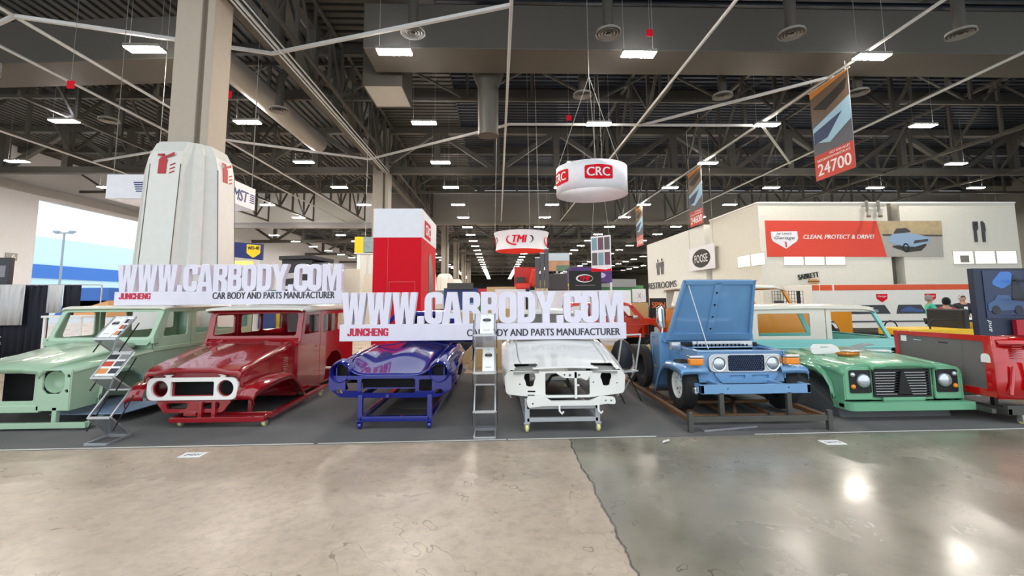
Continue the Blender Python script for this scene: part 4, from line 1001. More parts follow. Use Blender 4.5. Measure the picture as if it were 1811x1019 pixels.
# ---------------------------------------------------------------- the stand: carpet, signs, racks
m_sign = mat('white foam board', '#ddd8e4', .35, coat=.2)
m_sred = mat('crimson lettering', '#c0143c', .5)
m_grey = mat('charcoal lettering', '#37363d', .5)
m_paper = mat('white paper', '#efeeea', .6)
cp = obj('stand_carpet', MB().xy([(-8.6, 5.56), (8.2, 5.80), (8.2, 10.75), (-8.6, 10.75)], .001, t=.005), mat('charcoal carpet', '#646260', .9, var=.16, scale=2.2, bump=.15))
tag(cp, 'charcoal carpet laid under the row of show vehicles', 'carpet')
tp = MB()
for a, b_ in ((-8.6, -2.2), (-2.15, .1), (.12, 1.95), (3.2, 8.2)): tp.hexa([(a, 5.565 + (a + 8.6) * .0143, .004), (b_, 5.565 + (b_ + 8.6) * .0143, .004), (b_, 5.59 + (b_ + 8.6) * .0143, .004), (a, 5.59 + (a + 8.6) * .0143, .004),
                                                                           (a, 5.565 + (a + 8.6) * .0143, .009), (b_, 5.565 + (b_ + 8.6) * .0143, .009), (b_, 5.59 + (b_ + 8.6) * .0143, .009), (a, 5.59 + (a + 8.6) * .0143, .009)])
tag(obj('edge_tape', tp, mat('pale tape', '#d5d2c8', .6)), 'pale tape strip along the front edge of the charcoal carpet', 'tape')
for X, Y, num, lab in ((-3.4, 5.35, '24201', 'white floor number card on the concrete before the red wagon'), (3.93, 5.40, '24173', 'white floor number card on the concrete before the green front end')):
    d = thing('floor_card', lab, 'card', (X, Y, .001))
    obj('card', MB().box(-.12, .12, -.08, .08, 0, .003), m_paper, d)
    obj('number', text_mb(num, .17, .06, .001).xform(Matrix.Translation((-.085, -.03, .004)) @ Matrix.Rotation(-pi / 2, 4, 'X')), m_grey, d)
tag(obj('paper_scrap', MB().plate([(0, 0), (.1, .03), (.11, .08), (.03, .06)], (), lambda u, v: (u, v, .01 + .15 * u), (0, 0, .003)), m_paper, loc=(1.93, 5.46, 0)), 'small torn white paper scrap on the concrete before the steel stand', 'paper')

def letter_sign(lab, x0, x1, Y, zb, zt, ztop, tj, tc):
    s = thing('letter_sign', lab, 'sign', (x0, Y, zb))
    h = zt - zb; W = x1 - x0
    obj('board', MB().box(0, W, 0, .16, 0, h), m_sign, s, bevel=.006)
    for c, mb in glyph_mbs('WWW.CARBODY.COM', W - .04, ztop - zt, .13, .015):
        obj('letter', mb.xform(Matrix.Translation((.01, .015, h))), m_sign, s, bevel=.005)
    for c, mb in glyph_mbs('JUNCHENG', tj[1] - tj[0], tj[3] - tj[2], .005, .03):
        obj('name_letter', mb.xform(Matrix.Translation((tj[0] - x0, -.005, tj[2] - zb))), m_sred, s)
    obj('lettering', text_mb('CAR BODY AND PARTS MANUFACTURER', tc[1] - tc[0], tc[3] - tc[2], .004, bold=.022).xform(Matrix.Translation((tc[0] - x0, -.001, tc[2] - zb))), m_grey, s)
letter_sign('white block letter sign standing on the blue and white coupes', -2.46, 2.04, 7.2, 1.07, 1.325, 1.825, (-2.335, -1.705, 1.15, 1.268), (-.48, 1.935, 1.13, 1.24))
letter_sign('white block letter sign on the roofs of the sage and red wagons', -6.9, -2.84, 8.4, 1.64, 1.885, 2.38, (-6.815, -6.26, 1.75, 1.86), (-5.16, -2.98, 1.745, 1.868))

def rack(lab, X, Y, papers):
    r = thing('leaflet_rack', lab, 'leaflet rack', (X, Y, 0)); w = .13
    def tray(y0, z0_, y1, z1_, nm='tray'):
        k = MB()
        for sx in (-1, 1): k.bar((sx * w, y0, z0_), (sx * w, y1, z1_), .018, .022)
        k.bar((-w, y0, z0_), (w, y0, z0_), .03, .028); k.bar((-w, y1, z1_), (w, y1, z1_), .022, .022)
        return obj(nm, k, m_steel, r, bevel=.002)
    obj('base', MB().bar((-w, 0, .015), (w, 0, .015), .03, .03).bar((-w, .36, .03), (w, .36, .03), .05, .05).bar((-w, 0, .015), (-w, .36, .03), .02, .025).bar((w, 0, .015), (w, .36, .03), .02, .025), m_steel, r, bevel=.002)
    T = [(.02, .32, .30, .60), (.02, .79, .30, 1.07), (.02, 1.255, .30, 1.51)]
    for y0, z0_, y1, z1_ in T: tray(y0, z0_, y1, z1_)
    prev = (.35, .03)
    for y0, z0_, y1, z1_ in T:
        k = MB(); k.plate([(-w, 0), (w, 0), (w, 1), (-w, 1)], (), lambda u, q: (u, prev[0] + (y0 - prev[0]) * q, prev[1] + (z0_ - .012 - prev[1]) * q), (0, 0, .004))
        obj('link_panel', k, mat('clear smoky acrylic', '#c9ccd0', .15, trans=.85, var=0), r)
        for sx in (-1, 1): obj('link_bar', MB().bar((sx * (w + .012), prev[0], prev[1]), (sx * (w + .012), y0, z0_), .012, .016), m_steel, r)
        for sx in (-1, 1): obj('scissor_bar', MB().bar((sx * (w + .024), y0 + .02, z0_ - .16), (sx * (w + .024), y1 + .02, z1_ - .16 + .08), .008, .014), m_black, r)
        prev = (y1, z1_)
    for ti, x0, x1, kind, lb in papers:
        y0, z0_, y1, z1_ = T[ti]
        d = thing('leaflet', lb, 'leaflet', (X, Y, 0))
        f = lambda u, q, e=0.: (u, y0 + .02 + (y1 - y0) * q - e * .7, z0_ + .02 + (z1_ - z0_) * q + e * .7)
        obj('sheet', MB().plate([(x0, .0), (x1, 0), (x1, .92), (x0, .92)], (), f, (0, .003, -.003)), m_paper, d)
        mx, hw = (x0 + x1) / 2, (x1 - x0) / 2
        if kind == 'badge':
            k = MB(); k.plate(circ(mx, .62, hw * .6, 20, .09), [circ(mx, .62, hw * .5, 20, .07)], lambda u, q: f(u, q, .003), (0, 0, 0)); k.plate(rrect(mx - hw * .62, .58, mx + hw * .62, .66, .01), (), lambda u, q: f(u, q, .004), (0, 0, 0))
            obj('badge', k, m_grey, d)
            k = MB(); k.plate([(mx - hw * .5, .14), (mx + hw * .5, .14), (mx + hw * .5, .16), (mx - hw * .5, .16)], (), lambda u, q: f(u, q, .003), (0, 0, 0)); k.plate([(mx - hw * .15, .84), (mx + hw * .15, .84), (mx + hw * .15, .86), (mx - hw * .15, .86)], (), lambda u, q: f(u, q, .003), (0, 0, 0))
            k.bm.free()
            for q0, f_ in ((.14, .5), (.84, .15)): obj('small_print', MB().plate([(mx - hw * f_, q0), (mx + hw * f_, q0), (mx + hw * f_, q0 + .02), (mx - hw * f_, q0 + .02)], (), lambda u, q: f(u, q, .003), (0, 0, 0)), mat('grey print', '#8a8a8c', .6), d)
        else:
            for i in range(3):
                for j in range(2):
                    a = x0 + .015 + j * (x1 - x0) / 2; c = a + (x1 - x0) * .42; q0 = .08 + i * .27
                    o = obj('picture', MB().plate(rrect(a, q0, c, q0 + .19, .005), (), lambda u, q: f(u, q, .003), (0, 0, 0)), [mat('print orange', '#d98a4a', .5), m_grey, mat('print red', '#c8472e', .5), mat('print dark', '#5a5a5e', .5), m_grey, mat('print grey', '#97979a', .5)][i * 2 + j], d)
rack('zigzag metal leaflet rack between the blue and white coupes', -.165, 5.75, [(1, -.03, .12, 'badge', 'white badge leaflet on the middle shelf of the rack between the coupes'), (2, -.06, .11, 'badge', 'white badge leaflet on the top shelf of the rack between the coupes')])
rack('zigzag metal leaflet rack before the sage green body', -4.79, 5.74, [(1, -.15, .15, 'photo', 'photo leaflet with car pictures on the rack before the sage body'), (2, -.12, .02, 'badge', 'white badge leaflet on the top shelf of the rack before the sage body'), (2, .03, .12, 'plain', 'small picture leaflet at the right on the top shelf before the sage body')])

# folding chair behind the white coupe, with a bag on it
ch = thing('folding_chair', 'white folding chair behind the right front wing of the white coupe', 'chair', (2.12, 7.8, 0), radians(25))
k = MB()
for sx in (-1, 1): k.tube([(sx * .2, .3, 0), (sx * .2, -.1, .5), (sx * .2, -.25, 1.1)], .014, 8)
k.tube([(-.2, -.25, 1.1), (.2, -.25, 1.1)], .014, 8)
obj('back_frame', k, mat('white chair frame', '#dedcd6', .4), ch)
for sx in (-1, 1): obj('leg', MB().tube([(sx * .18, -.25, 0), (sx * .18, .15, .5)], .012, 8), m_black, ch)
obj('seat', MB().box(-.19, .19, -.18, .22, .48, .5), mat('white chair frame'), ch)
tag(obj('bag', MB().loft([[(x * w, y * w * .6, z) for x, y in circ(0, 0, 1, 14)] for z, w in ((.52, .16), (.6, .19), (.8, .18), (.95, .12), (1.0, .05))], close=True, cap=True), mat('black nylon', '#1d1f24', .5), loc=(2.12, 7.82, 0), smooth=60), 'bulging black bag sitting on the white folding chair', 'bag')
# ---------------------------------------------------------------- hanging signs and banners
m_red3 = mat('signal red', '#d81226', .75, spec=.2)
m_wsign = mat('white banner cloth', '#ecebf0', .6)
def wrap(mb, cx, cy, R, off=.0, a0=0.):
    """bend lettering laid out in XZ round a drum about (cx, cy)"""
    for v in mb.bm.verts:
        a = v.co.x / R + a0; rr = R + off - v.co.y
        v.co = (cx + rr * sin(a), cy - rr * cos(a), v.co.z)
    return mb
def cut(mb, step=.08):
    xs = [v.co.x for v in mb.bm.verts]; a = min(xs)
    while a < max(xs):
        a += step
        bmesh.ops.bisect_plane(mb.bm, geom=mb.bm.verts[:] + mb.bm.edges[:] + mb.bm.faces[:], plane_co=(a, 0, 0), plane_no=(1, 0, 0))
    return mb
# white drum banner
D = thing('ring_banner', 'round white hanging drum banner with red logo panels', 'banner', (3.03, 14.15, 0))
obj('drum', MB().lathe([(1.12, 5.0), (1.115, 5.4), (1.12, 5.86)], n=64), m_wsign, D, solid=.012, smooth=60)
for a0 in (-.0, -1.25, 1.9, 3.6):
    w_ = .86
    o = obj('logo_panel', wrap(cut(MB().xz(rnd([(-.43, .03), (0, 0), (.43, .03), (.43, .43), (0, .46), (-.43, .43)], [.06, 0, .06, .06, 0, .06]), -.004, (), .003)).xform(Matrix.Translation((0, 0, 5.24))), 0, 0, 1.125, .004, a0), m_red3, D)
    t_ = text_mb('CRC', .68, .27, .004, bold=.02).xform(Matrix.Translation((-.36, -.006, 5.34)))
    obj('logo_letters', wrap(cut(t_), 0, 0, 1.125, .008, a0), m_white, o)
k = MB()
for a in (0.4, 2.5, 4.6): k.tube([(1.1 * sin(a), 1.1 * cos(a), 5.84), (.0, .0, 9.0)], .01, 4)
k.tube([(0, 0, 9.0), (0, 0, 13.4)], .012, 4)
obj('cable', k, m_house, D)
# flared ring banner with swoosh
D = thing('ring_banner', 'white flared hanging ring banner with red interior and swoosh logo', 'banner', (1.08, 20.2, 0))
obj('ring', MB().lathe([(1.16, 3.86), (1.13, 4.1), (1.16, 4.4), (1.24, 4.66)], n=64), m_wsign, D, smooth=60)
obj('lining', MB().lathe([(1.15, 3.855), (1.12, 4.1), (1.15, 4.4), (1.23, 4.655)], n=64), mat('red lining', '#e0301c', .6), D, smooth=60)
for a0 in (-.12, 1.5, -1.7):
    t_ = text_mb('TMI', .62, .32, .004, bold=.03, italic=.25).xform(Matrix.Translation((-.31, -.01, 4.12)))
    o = obj('logo_letters', wrap(cut(t_), 0, 0, 1.16, .006, a0), m_red3, D)
    k = MB(); k.xz([(.1 + .52 * cos(a), 4.29 + .26 * sin(a)) for a in [pi * q / 14 - .7 for q in range(13)]] + [(.1 + .46 * cos(a), 4.27 + .22 * sin(a)) for a in [pi * q / 14 - .7 for q in range(12, -1, -1)]], -.004, (), .003)
    obj('swoosh', wrap(cut(k), 0, 0, 1.16, .004, a0), m_black, o)
    k = MB(); k.xz([(-.1 + .52 * cos(a), 4.26 + .26 * sin(a)) for a in [pi * q / 14 + 2.4 for q in range(11)]] + [(-.1 + .45 * cos(a), 4.28 + .22 * sin(a)) for a in [pi * q / 14 + 2.4 for q in range(10, -1, -1)]], -.004, (), .003)
    obj('swoosh', wrap(cut(k), 0, 0, 1.16, .004, a0), m_red3, o)
k = MB()
for a in (0.4, 2.5, 4.6): k.tube([(1.2 * sin(a), 1.2 * cos(a), 4.6), (1.0 * sin(a), 1.0 * cos(a), 13.4)], .01, 4)
obj('cable', k, m_house, D)
# square hanging banner behind the clad column
D = thing('box_banner', 'white square hanging banner with navy letters behind the clad column', 'banner', (-8.35, 13.35, 4.72))
h = .72
a0 = -3.1; a1 = .22
k = MB(); k.box(a0, a1, 0, .05, 0, h); k.box(a1 - .05, a1, 0.05, 1.9, 0, h); k.box(a0, a1, 1.85, 1.9, 0, h); k.box(a0, a0 + .05, .05, 1.85, 0, h)
obj('panel', k, m_wsign, D)
m_navyl = mat('navy lettering', '#1c2c6c', .5)
obj('lettering', text_mb('MST', .84, .36, .004, bold=.02, italic=.2).xform(Matrix.Translation((a1 + .003, .58, .15)) @ Matrix.Rotation(pi / 2, 4, 'Z')), m_navyl, D)
obj('lettering', text_mb('MST', 1.3, .36, .004, bold=.02, italic=.2).xform(Matrix.Translation((-1.55, -.003, .15))), m_navyl, D)
k = MB()
for q in range(5): k.xz([(-2.25 - q * .02, .2 + q * .065), (-1.65, .2 + q * .065), (-1.64, .235 + q * .065), (-2.24 - q * .02, .235 + q * .065)], -.005, (), .003)
obj('speed_lines', k, m_navyl, D); k = MB()
for q in range(5): k.yz([(1.52, .2 + q * .065), (1.8, .2 + q * .065), (1.8, .235 + q * .065), (1.52, .235 + q * .065)], a1 + .002, (), .003)
obj('speed_lines', k, m_navyl, D)
k = MB()
for x, y in ((a0 + .1, .1), (a1 - .1, .1), (a1 - .1, 1.8), (a0 + .1, 1.8)): k.tube([(x, y, h), (x, y, 8.7)], .01, 4)
obj('cable', k, m_house, D)

RZ = Matrix.Rotation(-pi / 2, 4, 'Z')
def num_banner(X, Ya, Yb, zt, zb, num, lab):
    W = Yb - Ya; H_ = zt - zb
    d = thing('number_banner', lab, 'banner', (X, Yb, zb), -pi / 2)
    obj('cloth', MB().xz([(0, 0), (W, 0), (W, H_), (0, H_)], 0, (), .02), mat('banner slate', '#5b5c64', .6), d)
    obj('photo_band', MB().xz([(0, H_ * .62), (W, H_ * .72), (W, H_ * .995), (0, H_ * .995)], -.004, (), .003), mat('banner brown', '#6e5a48', .6), d)
    k = MB(); k.xz(rnd([(.05, H_ * .80), (W * .5, H_ * .86), (W * .97, H_ * .93), (W * .9, H_ * .82), (W * .4, H_ * .72)], .05), -.008, (), .003)
    obj('photo_shape', k, mat('banner dark', '#2a2622', .6), d)
    k = MB(); k.xz([(.05, H_ * .58), (W, H_ * .74), (W, H_ * .5), (W * .45, H_ * .36), (.06, H_ * .42)], -.012, (), .003)
    obj('photo_shape', k, mat('banner pale blue', '#9cc3d8', .6), d)
    k = MB(); k.xz([(.08, H_ * .53), (W * .8, H_ * .62), (W * .4, H_ * .42), (.08, H_ * .4)], -.016, (), .003)
    obj('photo_shape', k, mat('banner navy', '#2d3f66', .6), d)
    obj('photo_shape', MB().xz([(0, H_ * .92), (W, H_ * .985), (W, H_), (0, H_)], -.016, (), .003), mat('banner orange', '#d98b3a', .6), d)
    obj('red_band', MB().xz([(0, 0), (W, 0), (W, H_ * .275), (0, H_ * .275)], -.004, (), .003), mat('banner red', '#c7402f', .6), d)
    obj('number', text_mb(num, W * .84, H_ * .125, .003, bold=.015).xform(Matrix.Translation((W * .08, -.006, H_ * .045))), m_white, d)
    for q, tx in enumerate(('RESTORATION MARKETPLACE', 'HOT ROD ALLEY')): obj('small_line', text_mb(tx, W * (.84 if q == 0 else .5), H_ * .024, .003).xform(Matrix.Translation((W * (.08 if q == 0 else .42), -.006, H_ * (.195 + .04 * q)))), m_white, d)
    obj('rail', MB().box(-.1, W + .1, -.02, .03, H_, H_ + .03).box(.1, .12, 0, .02, H_, (10.34 if Ya < 20 else 13.4) - zb).box(W - .12, W - .1, 0, .02, H_, (10.34 if Ya < 20 else 13.4) - zb), m_pipe, d)
num_banner(12.75, 15.3, 17.3, 9.97, 6.3, '24700', 'tall hanging banner numbered 24700, nearest of three')
num_banner(12.75, 27.25, 29.2, 9.93, 6.34, '24600', 'tall hanging banner numbered 24600, middle of three')
num_banner(12.75, 38.8, 40.75, 9.85, 6.37, '24500', 'tall hanging banner numbered 24500, farthest of three')
d = thing('photo_banner', 'white hanging banner with two rows of dark pictures', 'banner', (3.62, 17.3, 2.74), radians(-38))
obj('cloth', MB().xz([(0, 0), (.82, 0), (.82, 1.36), (0, 1.36)], 0, (), .02), m_wsign, d)
for i in range(3):
    for j in range(2): obj('picture', MB().xz(rrect(.04 + i * .26, .24 + j * .58, .26 + i * .26, .72 + j * .58, .01), -.004, (), .003), [mat('print dark', '#5a5a5e'), mat('picture teal', '#7aa3b0', .6), mat('picture plum', '#6c4c5a', .6)][(i + j) % 3], d)
obj('red_edge', MB().xz([(0, 0), (.82, 0), (.82, .1), (.6, .06), (0, .14)], -.004, (), .003), m_red3, d)
obj('cable', MB().tube([(.05, 0, 1.36), (.2, 0, 3.0), (.41, 0, 10.7)], .008, 4).tube([(.77, 0, 1.36), (.6, 0, 3), (.41, 0, 10.7)], .008, 4), m_house, d)

# red and white tower
T = thing('display_tower', 'tall red display tower with white top and red side logo', 'display tower', (-3.42, 12.5, 0))
obj('red_body', MB().box(0, 1.32, 0, 2.9, 0, 3.43), m_red3, T)
obj('white_top', MB().box(-.01, 1.33, -.01, 2.91, 3.43, 4.24), m_wsign, T)
k = MB(); k.box(.40, .406, -.006, 0, 0, 3.43); k.box(.45, .456, -.006, 0, 0, 2.2); k.box(1.15, 1.156, -.006, 0, 0, 2.2); k.box(.45, 1.156, -.006, 0, 2.195, 2.205)
obj('door_outline', k, mat('pale red seam', '#e8746a', .5), T)
o = obj('logo_panel', MB().yz(rnd([(.45, 3.5), (1.6, 3.5), (1.6, 4.0), (.45, 4.0)], .08), 1.335, (), .004), m_red3, T)
obj('logo_letters', text_mb('CRC', .9, .3, .004, bold=.02).xform(Matrix.Translation((1.342, .57, 3.6)) @ Matrix.Rotation(pi / 2, 4, 'Z')), m_white, o)
k = MB(); k.yz(rnd([(1.0, 1.2), (1.9, 1.0), (2.4, 1.6), (2.2, 2.6), (1.7, 3.2), (1.3, 3.0), (1.4, 2.2)], .2), 1.325, (), .004)
obj('dark_print', k, mat('dark red print', '#4a2a28', .5), T)

# claddings of the far columns
for Y, lab in ((29.6, 'white flared casing round the second column, left of the red tower'), (47.2, 'white flared casing round the third column, behind the red tower'), (65.6, 'white flared casing right of the red tower, nearer of two'), (83.6, 'white flared casing right of the red tower, farther and smaller')):
    o = thing('column_cladding', lab, 'column casing', (-7.6, Y, 0), 0)
    obj('casing', MB().loft([ring(0, 1.36, .36), ring(4.8, 1.12, .36), ring(5.15, .98, .34), ring(5.45, .7, .3, .04), ring(5.46, .55, .25, .02)], close=True), m_clad, o)

# ---------------------------------------------------------------- white rooms along the right
m_room = mat('cream room wall', '#e0dccf', .7)
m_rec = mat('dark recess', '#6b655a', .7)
struct('wall_offices', MB().box(13.1, 19.75, 22, 27.2, 0, 6.5), m_room)
struct('wall_dining', MB().box(20.4, 26.5, 22, 27.2, 0, 6.5), m_room)
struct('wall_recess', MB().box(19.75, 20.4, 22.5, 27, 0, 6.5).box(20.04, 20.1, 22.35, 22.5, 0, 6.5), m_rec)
struct('wall_restrooms', MB().box(13.1, 18, 28.0, 39.0, 0, 6.35), mat('white room wall', '#e6e5df', .7))
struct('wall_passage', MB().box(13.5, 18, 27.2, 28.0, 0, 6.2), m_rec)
struct('trim_3', MB().box(13.05, 13.1, 22, 27.2, 6.42, 6.5).box(13.08, 26.5, 21.95, 22.0, 6.42, 6.5), m_white)
m_pane = mat('lit office glass', '#f3efdf', .1, emit=.8, coat=.5)
m_frame = mat('window frame', '#cfccc2', .5)
def window(n, x0, x1, z0_, z1_, Y=22.0, side=False, panes=1):
    k = MB(); f = MB()
    w = (x1 - x0) / panes
    for i in range(panes):
        a, b_ = x0 + i * w + .05, x0 + (i + 1) * w - .05
        if side: f.yz(rrect(a - .04, z0_, b_ + .04, z1_, .005), 13.1, [rrect(a, z0_ + .04, b_, z1_ - .04, .005)], -.03); k.yz([(a, z0_ + .04), (b_, z0_ + .04), (b_, z1_ - .04), (a, z1_ - .04)], 13.095, (), -.006)
        else: f.xz(rrect(a - .04, z0_, b_ + .04, z1_, .005), Y, [rrect(a, z0_ + .04, b_, z1_ - .04, .005)], -.03); k.xz([(a, z0_ + .04), (b_, z0_ + .04), (b_, z1_ - .04), (a, z1_ - .04)], Y - .005, (), -.006)
    o = struct(f'window_{n}', f, m_frame); p = obj('pane', k, m_pane, o); return o
window(1, 22.9, 26.3, 3.3, 4.0, panes=3)
window(2, 14.2, 17.4, 3.28, 3.95, panes=3)
window(3, 21.6, 24.2, 3.3, 3.95, side=True, panes=2)
k = MB(); k.box(23.3, 23.75, 21.97, 21.99, 3.4, 3.75)
for q in range(4): k.box(23.3, 23.75, 21.955, 21.97, 3.42 + q * .09, 3.45 + q * .09)
tag(obj('menu_board', k, mat('menu grey', '#8f8a80', .6)), 'small grey slatted board seen in the dining room window', 'board')
B = thing('wide_banner', 'long red banner with white shield and car photo on the white offices', 'banner', (13.4, 21.96, 3.7))
obj('cloth', MB().xz([(0, .03), (6.1, 0), (5.72, 1.82), (0, 1.85)], 0, (), .03), mat('banner tomato', '#d8432f', .6), B)
P = obj('photo', MB().xz([(6.1, 0), (9.02, 0), (9.1, 1.82), (5.72, 1.82)], 0, (), .03), mat('photo road', '#a7a49c', .6), B)
obj('hill', MB().xz([(5.85, 1.15), (9.08, 1.05), (9.1, 1.82), (5.72, 1.82)], -.004, (), .003), mat('photo hill', '#b5a27c', .6, var=.35, scale=3), P)
obj('guard_rail', MB().xz([(6.0, 1.05), (9.06, 1.02), (9.07, 1.1), (5.95, 1.15)], -.006, (), .003), mat('photo rail', '#4a4640', .6), P)
obj('car_shadow', MB().xz(rnd([(6.2, .55), (7.2, .22), (7.9, .3), (8.3, .65), (7.3, .6)], .08), -.006, (), .003), mat('photo shadow', '#33332f', .6), P)
obj('car_shape', MB().xz(rnd([(6.2, .75), (6.25, .98), (6.55, 1.18), (7.1, 1.25), (8.0, 1.08), (8.42, .98), (8.38, .72), (7.6, .5), (7.1, .52), (6.9, .55)], .08), -.01, (), .003), mat('photo silver blue', '#8fa9c4', .5), P)
obj('car_cabin', MB().xz(rnd([(6.5, 1.15), (6.7, 1.42), (7.2, 1.46), (7.5, 1.25), (7.1, 1.2)], .06), -.013, (), .003), mat('photo dark', '#3c3a3c', .5), P)
obj('car_wheel', MB().xz(circ(7.12, .45, .17, 20, .24), -.014, [circ(7.12, .45, .1, 16, .16)], .003), m_black, P)
obj('car_grille', MB().xz(rnd([(7.5, .65), (8.3, .78), (8.3, .9), (7.6, .82)], .03), -.013, (), .003), mat('photo dark'), P)
S = obj('shield', MB().xz(rnd([(.25, 1.28), (1.6, 1.3), (1.62, .95), (1.55, .8), (.98, .42), (.33, .8), (.27, .95)], .03), -.005, (), .004), m_wsign, B)
obj('shield_script', text_mb("Jay Leno's", .8, .16, .003, italic=.3).xform(Matrix.Translation((.5, -.009, 1.1))), m_grey, S)
obj('shield_script', text_mb('Garage', 1.05, .2, .003, italic=.3).xform(Matrix.Translation((.4, -.009, .85))), m_grey, S)
obj('shield_mark', MB().xz([(.95, .5), (1.02, .5), (1.02, .75), (.9, .78), (.95, .7)], -.009, (), .003), m_red3, S)
obj('slogan', text_mb('CLEAN, PROTECT & DRIVE!', 3.63, .24, .003, bold=.02, italic=.25).xform(Matrix.Translation((1.9, -.005, .88))), m_white, B)
k = MB(); k.xz(rnd([(0, 0), (.14, 0), (.14, .55), (.24, .7), (.24, 1.05), (.19, 1.05), (.19, .78), (.15, .78), (.15, 1.05), (.1, 1.05), (.1, .78), (.06, .78), (.06, 1.05), (0, 1.05), (-.02, .72), (.0, .6)], .01), 0, (), .03)
k2 = MB(); k2.xz(rnd([(.42, 0), (.56, 0), (.58, .5), (.62, .6), (.6, .95), (.5, 1.08), (.42, 1.05)], .03), 0, (), .03)
w_ = thing('cutlery_sign', 'dark fork and knife sign on the white dining room wall', 'sign', (24.15, 21.95, 4.43))
obj('fork', k, m_grey, w_); obj('knife', k2, m_grey, w_)
w_ = thing('food_sign', 'black lettering with a hot dog above the white trailer', 'sign', (14.9, 21.95, 2.36))
obj('lettering', text_mb('SABRETT', 1.05, .26, .02, bold=.03).xform(Matrix.Translation((0, 0, .2)) @ Matrix.Rotation(radians(-8), 4, 'Y')), m_black, w_)
obj('bun', MB().xz(rrect(.5, .0, 1.02, .24, .09), .02, (), .02), mat('bun tan', '#c89a5c', .6), w_); obj('sausage', MB().xz(rrect(.46, .1, 1.06, .16, .03), 0, (), .02), mat('sausage brown', '#7a4326', .5), w_)
MR = Matrix.Rotation(-pi / 2, 4, 'Z')
w_ = thing('restroom_sign', 'tall grey slab lettering with two figures on the white end wall', 'sign', (13.06, 38.8, 2.5), -pi / 2)
obj('lettering', text_mb('RESTROOMS', 6.1, .52, .02, bold=.015), m_grey, w_)
for x in (2.15, 3.05):
    k = MB(); k.xz(rnd([(x, 1.1), (x + .2, 1.1), (x + .24, 1.55), (x + .3, 1.1), (x + .5, 1.1), (x + .55, 1.7), (x + .65, 1.75), (x + .6, 2.1), (x - .1, 2.1), (x - .15, 1.75), (x - .05, 1.7)], .03), 0, (), .02); k.xz(circ(x + .25, 2.26, .12, 12), 0, (), .02)
    obj('figure', k, m_grey, w_)
w_ = thing('oval_sign', 'white hanging sign with black oval before the white end wall', 'sign', (12.8, 29.7, 3.47), -pi / 2)
obj('panel', MB().xz([(0, 0), (3.5, 0), (3.5, 1.48), (0, 1.48)], 0, (), .04), m_wsign, w_)
o = obj('oval', MB().xz(circ(1.75, .72, 1.25, 32, .58), -.006, (), .004), m_black, w_); obj('lettering', text_mb('FOOSE', 1.8, .5, .004).xform(Matrix.Translation((.85, -.012, .47))), m_white, o)
obj('cable', MB().tube([(.1, .02, 1.48), (.1, .02, 9.9)], .01, 4).tube([(3.4, .02, 1.48), (3.4, .02, 9.9)], .01, 4), m_house, w_)
w_ = thing('flood_lamp', 'pair of small lamps bracketed to the top of the white offices', 'lamp', (18.9, 21.8, 5.95))
obj('bracket', MB().box(-.5, .7, .1, .14, .3, .34).box(-.3, -.26, 0, .14, 0, .6).box(.3, .34, 0, .14, 0, .6), m_house, w_); obj('lamp_head', MB().cyl((-.28, 0, 0), (-.38, -.1, -.25), .07, 10, .1).cyl((.32, 0, 0), (.22, -.1, -.25), .07, 10, .1), m_house, w_)

# white trailer with orange stripe
Tr = thing('trailer', 'long white trailer with orange top stripe before the offices', 'trailer', (13.8, 19.5, 0))
obj('box', MB().box(0, 8.2, 0, 2.2, .35, 2.25), mat('trailer white', '#e6e3dc', .4), Tr, bevel=.02)
k = MB()
for a, b_ in ((0, .32), (.36, .9), (1.0, 8.2)): k.box(a, b_, -.012, 0, 2.0, 2.24)
obj('stripe', k, mat('trailer orange', '#e0521f', .5), Tr)
k = MB()
for a, b_ in ((1.5, 3.35), (3.7, 5.0), (5.1, 7.0)): k.xz([(a, .96), (b_ + .1, .96), (b_ - .15, 1.35), (a + .12, 1.35)], -.012, (), .01)
o = obj('graphic', k, mat('dark photo print', '#24262b', .4), Tr)
for a, c_ in ((1.9, '#8a8f98'), (3.9, '#34508f'), (5.5, '#a08a7a')): obj('graphic_car', MB().xz(rnd([(a, 1.05), (a + 1.0, 1.03), (a + 1.0, 1.14), (a + .7, 1.18), (a + .5, 1.26), (a + .25, 1.26), (a + .1, 1.16), (a, 1.14)], .03), -.02, (), .006), mat('print ' + c_, c_, .4), o)
for x in (2.85, 5.05):
    o = obj('shield', MB().xz(rnd([(x, 1.83), (x + .52, 1.83), (x + .5, 1.62), (x + .26, 1.46), (x + .02, 1.62)], .02), -.012, (), .01), m_red3, Tr)
    obj('shield_script', text_mb('Garage', .4, .1, .003, italic=.3).xform(Matrix.Translation((x + .06, -.016, 1.67))), m_wsign, o)
k = MB(); k.box(.38, 8.0, -.02, 0, .6, .66)
obj('rub_strip', k, m_grey, Tr)
o = wheel(Tr, 0, 0, 0, .36, .25, -1, m_steel, 8); o.rotation_euler = (0, 0, pi / 2); o.location = (3.4, .12, .36)
o = wheel(Tr, 0, 0, 0, .36, .25, -1, m_steel, 8); o.rotation_euler = (0, 0, pi / 2); o.location = (6.4, .12, .36)
obj('jack', MB().cyl((.3, .2, 0), (.3, .2, .4), .05, 8), m_house, Tr)

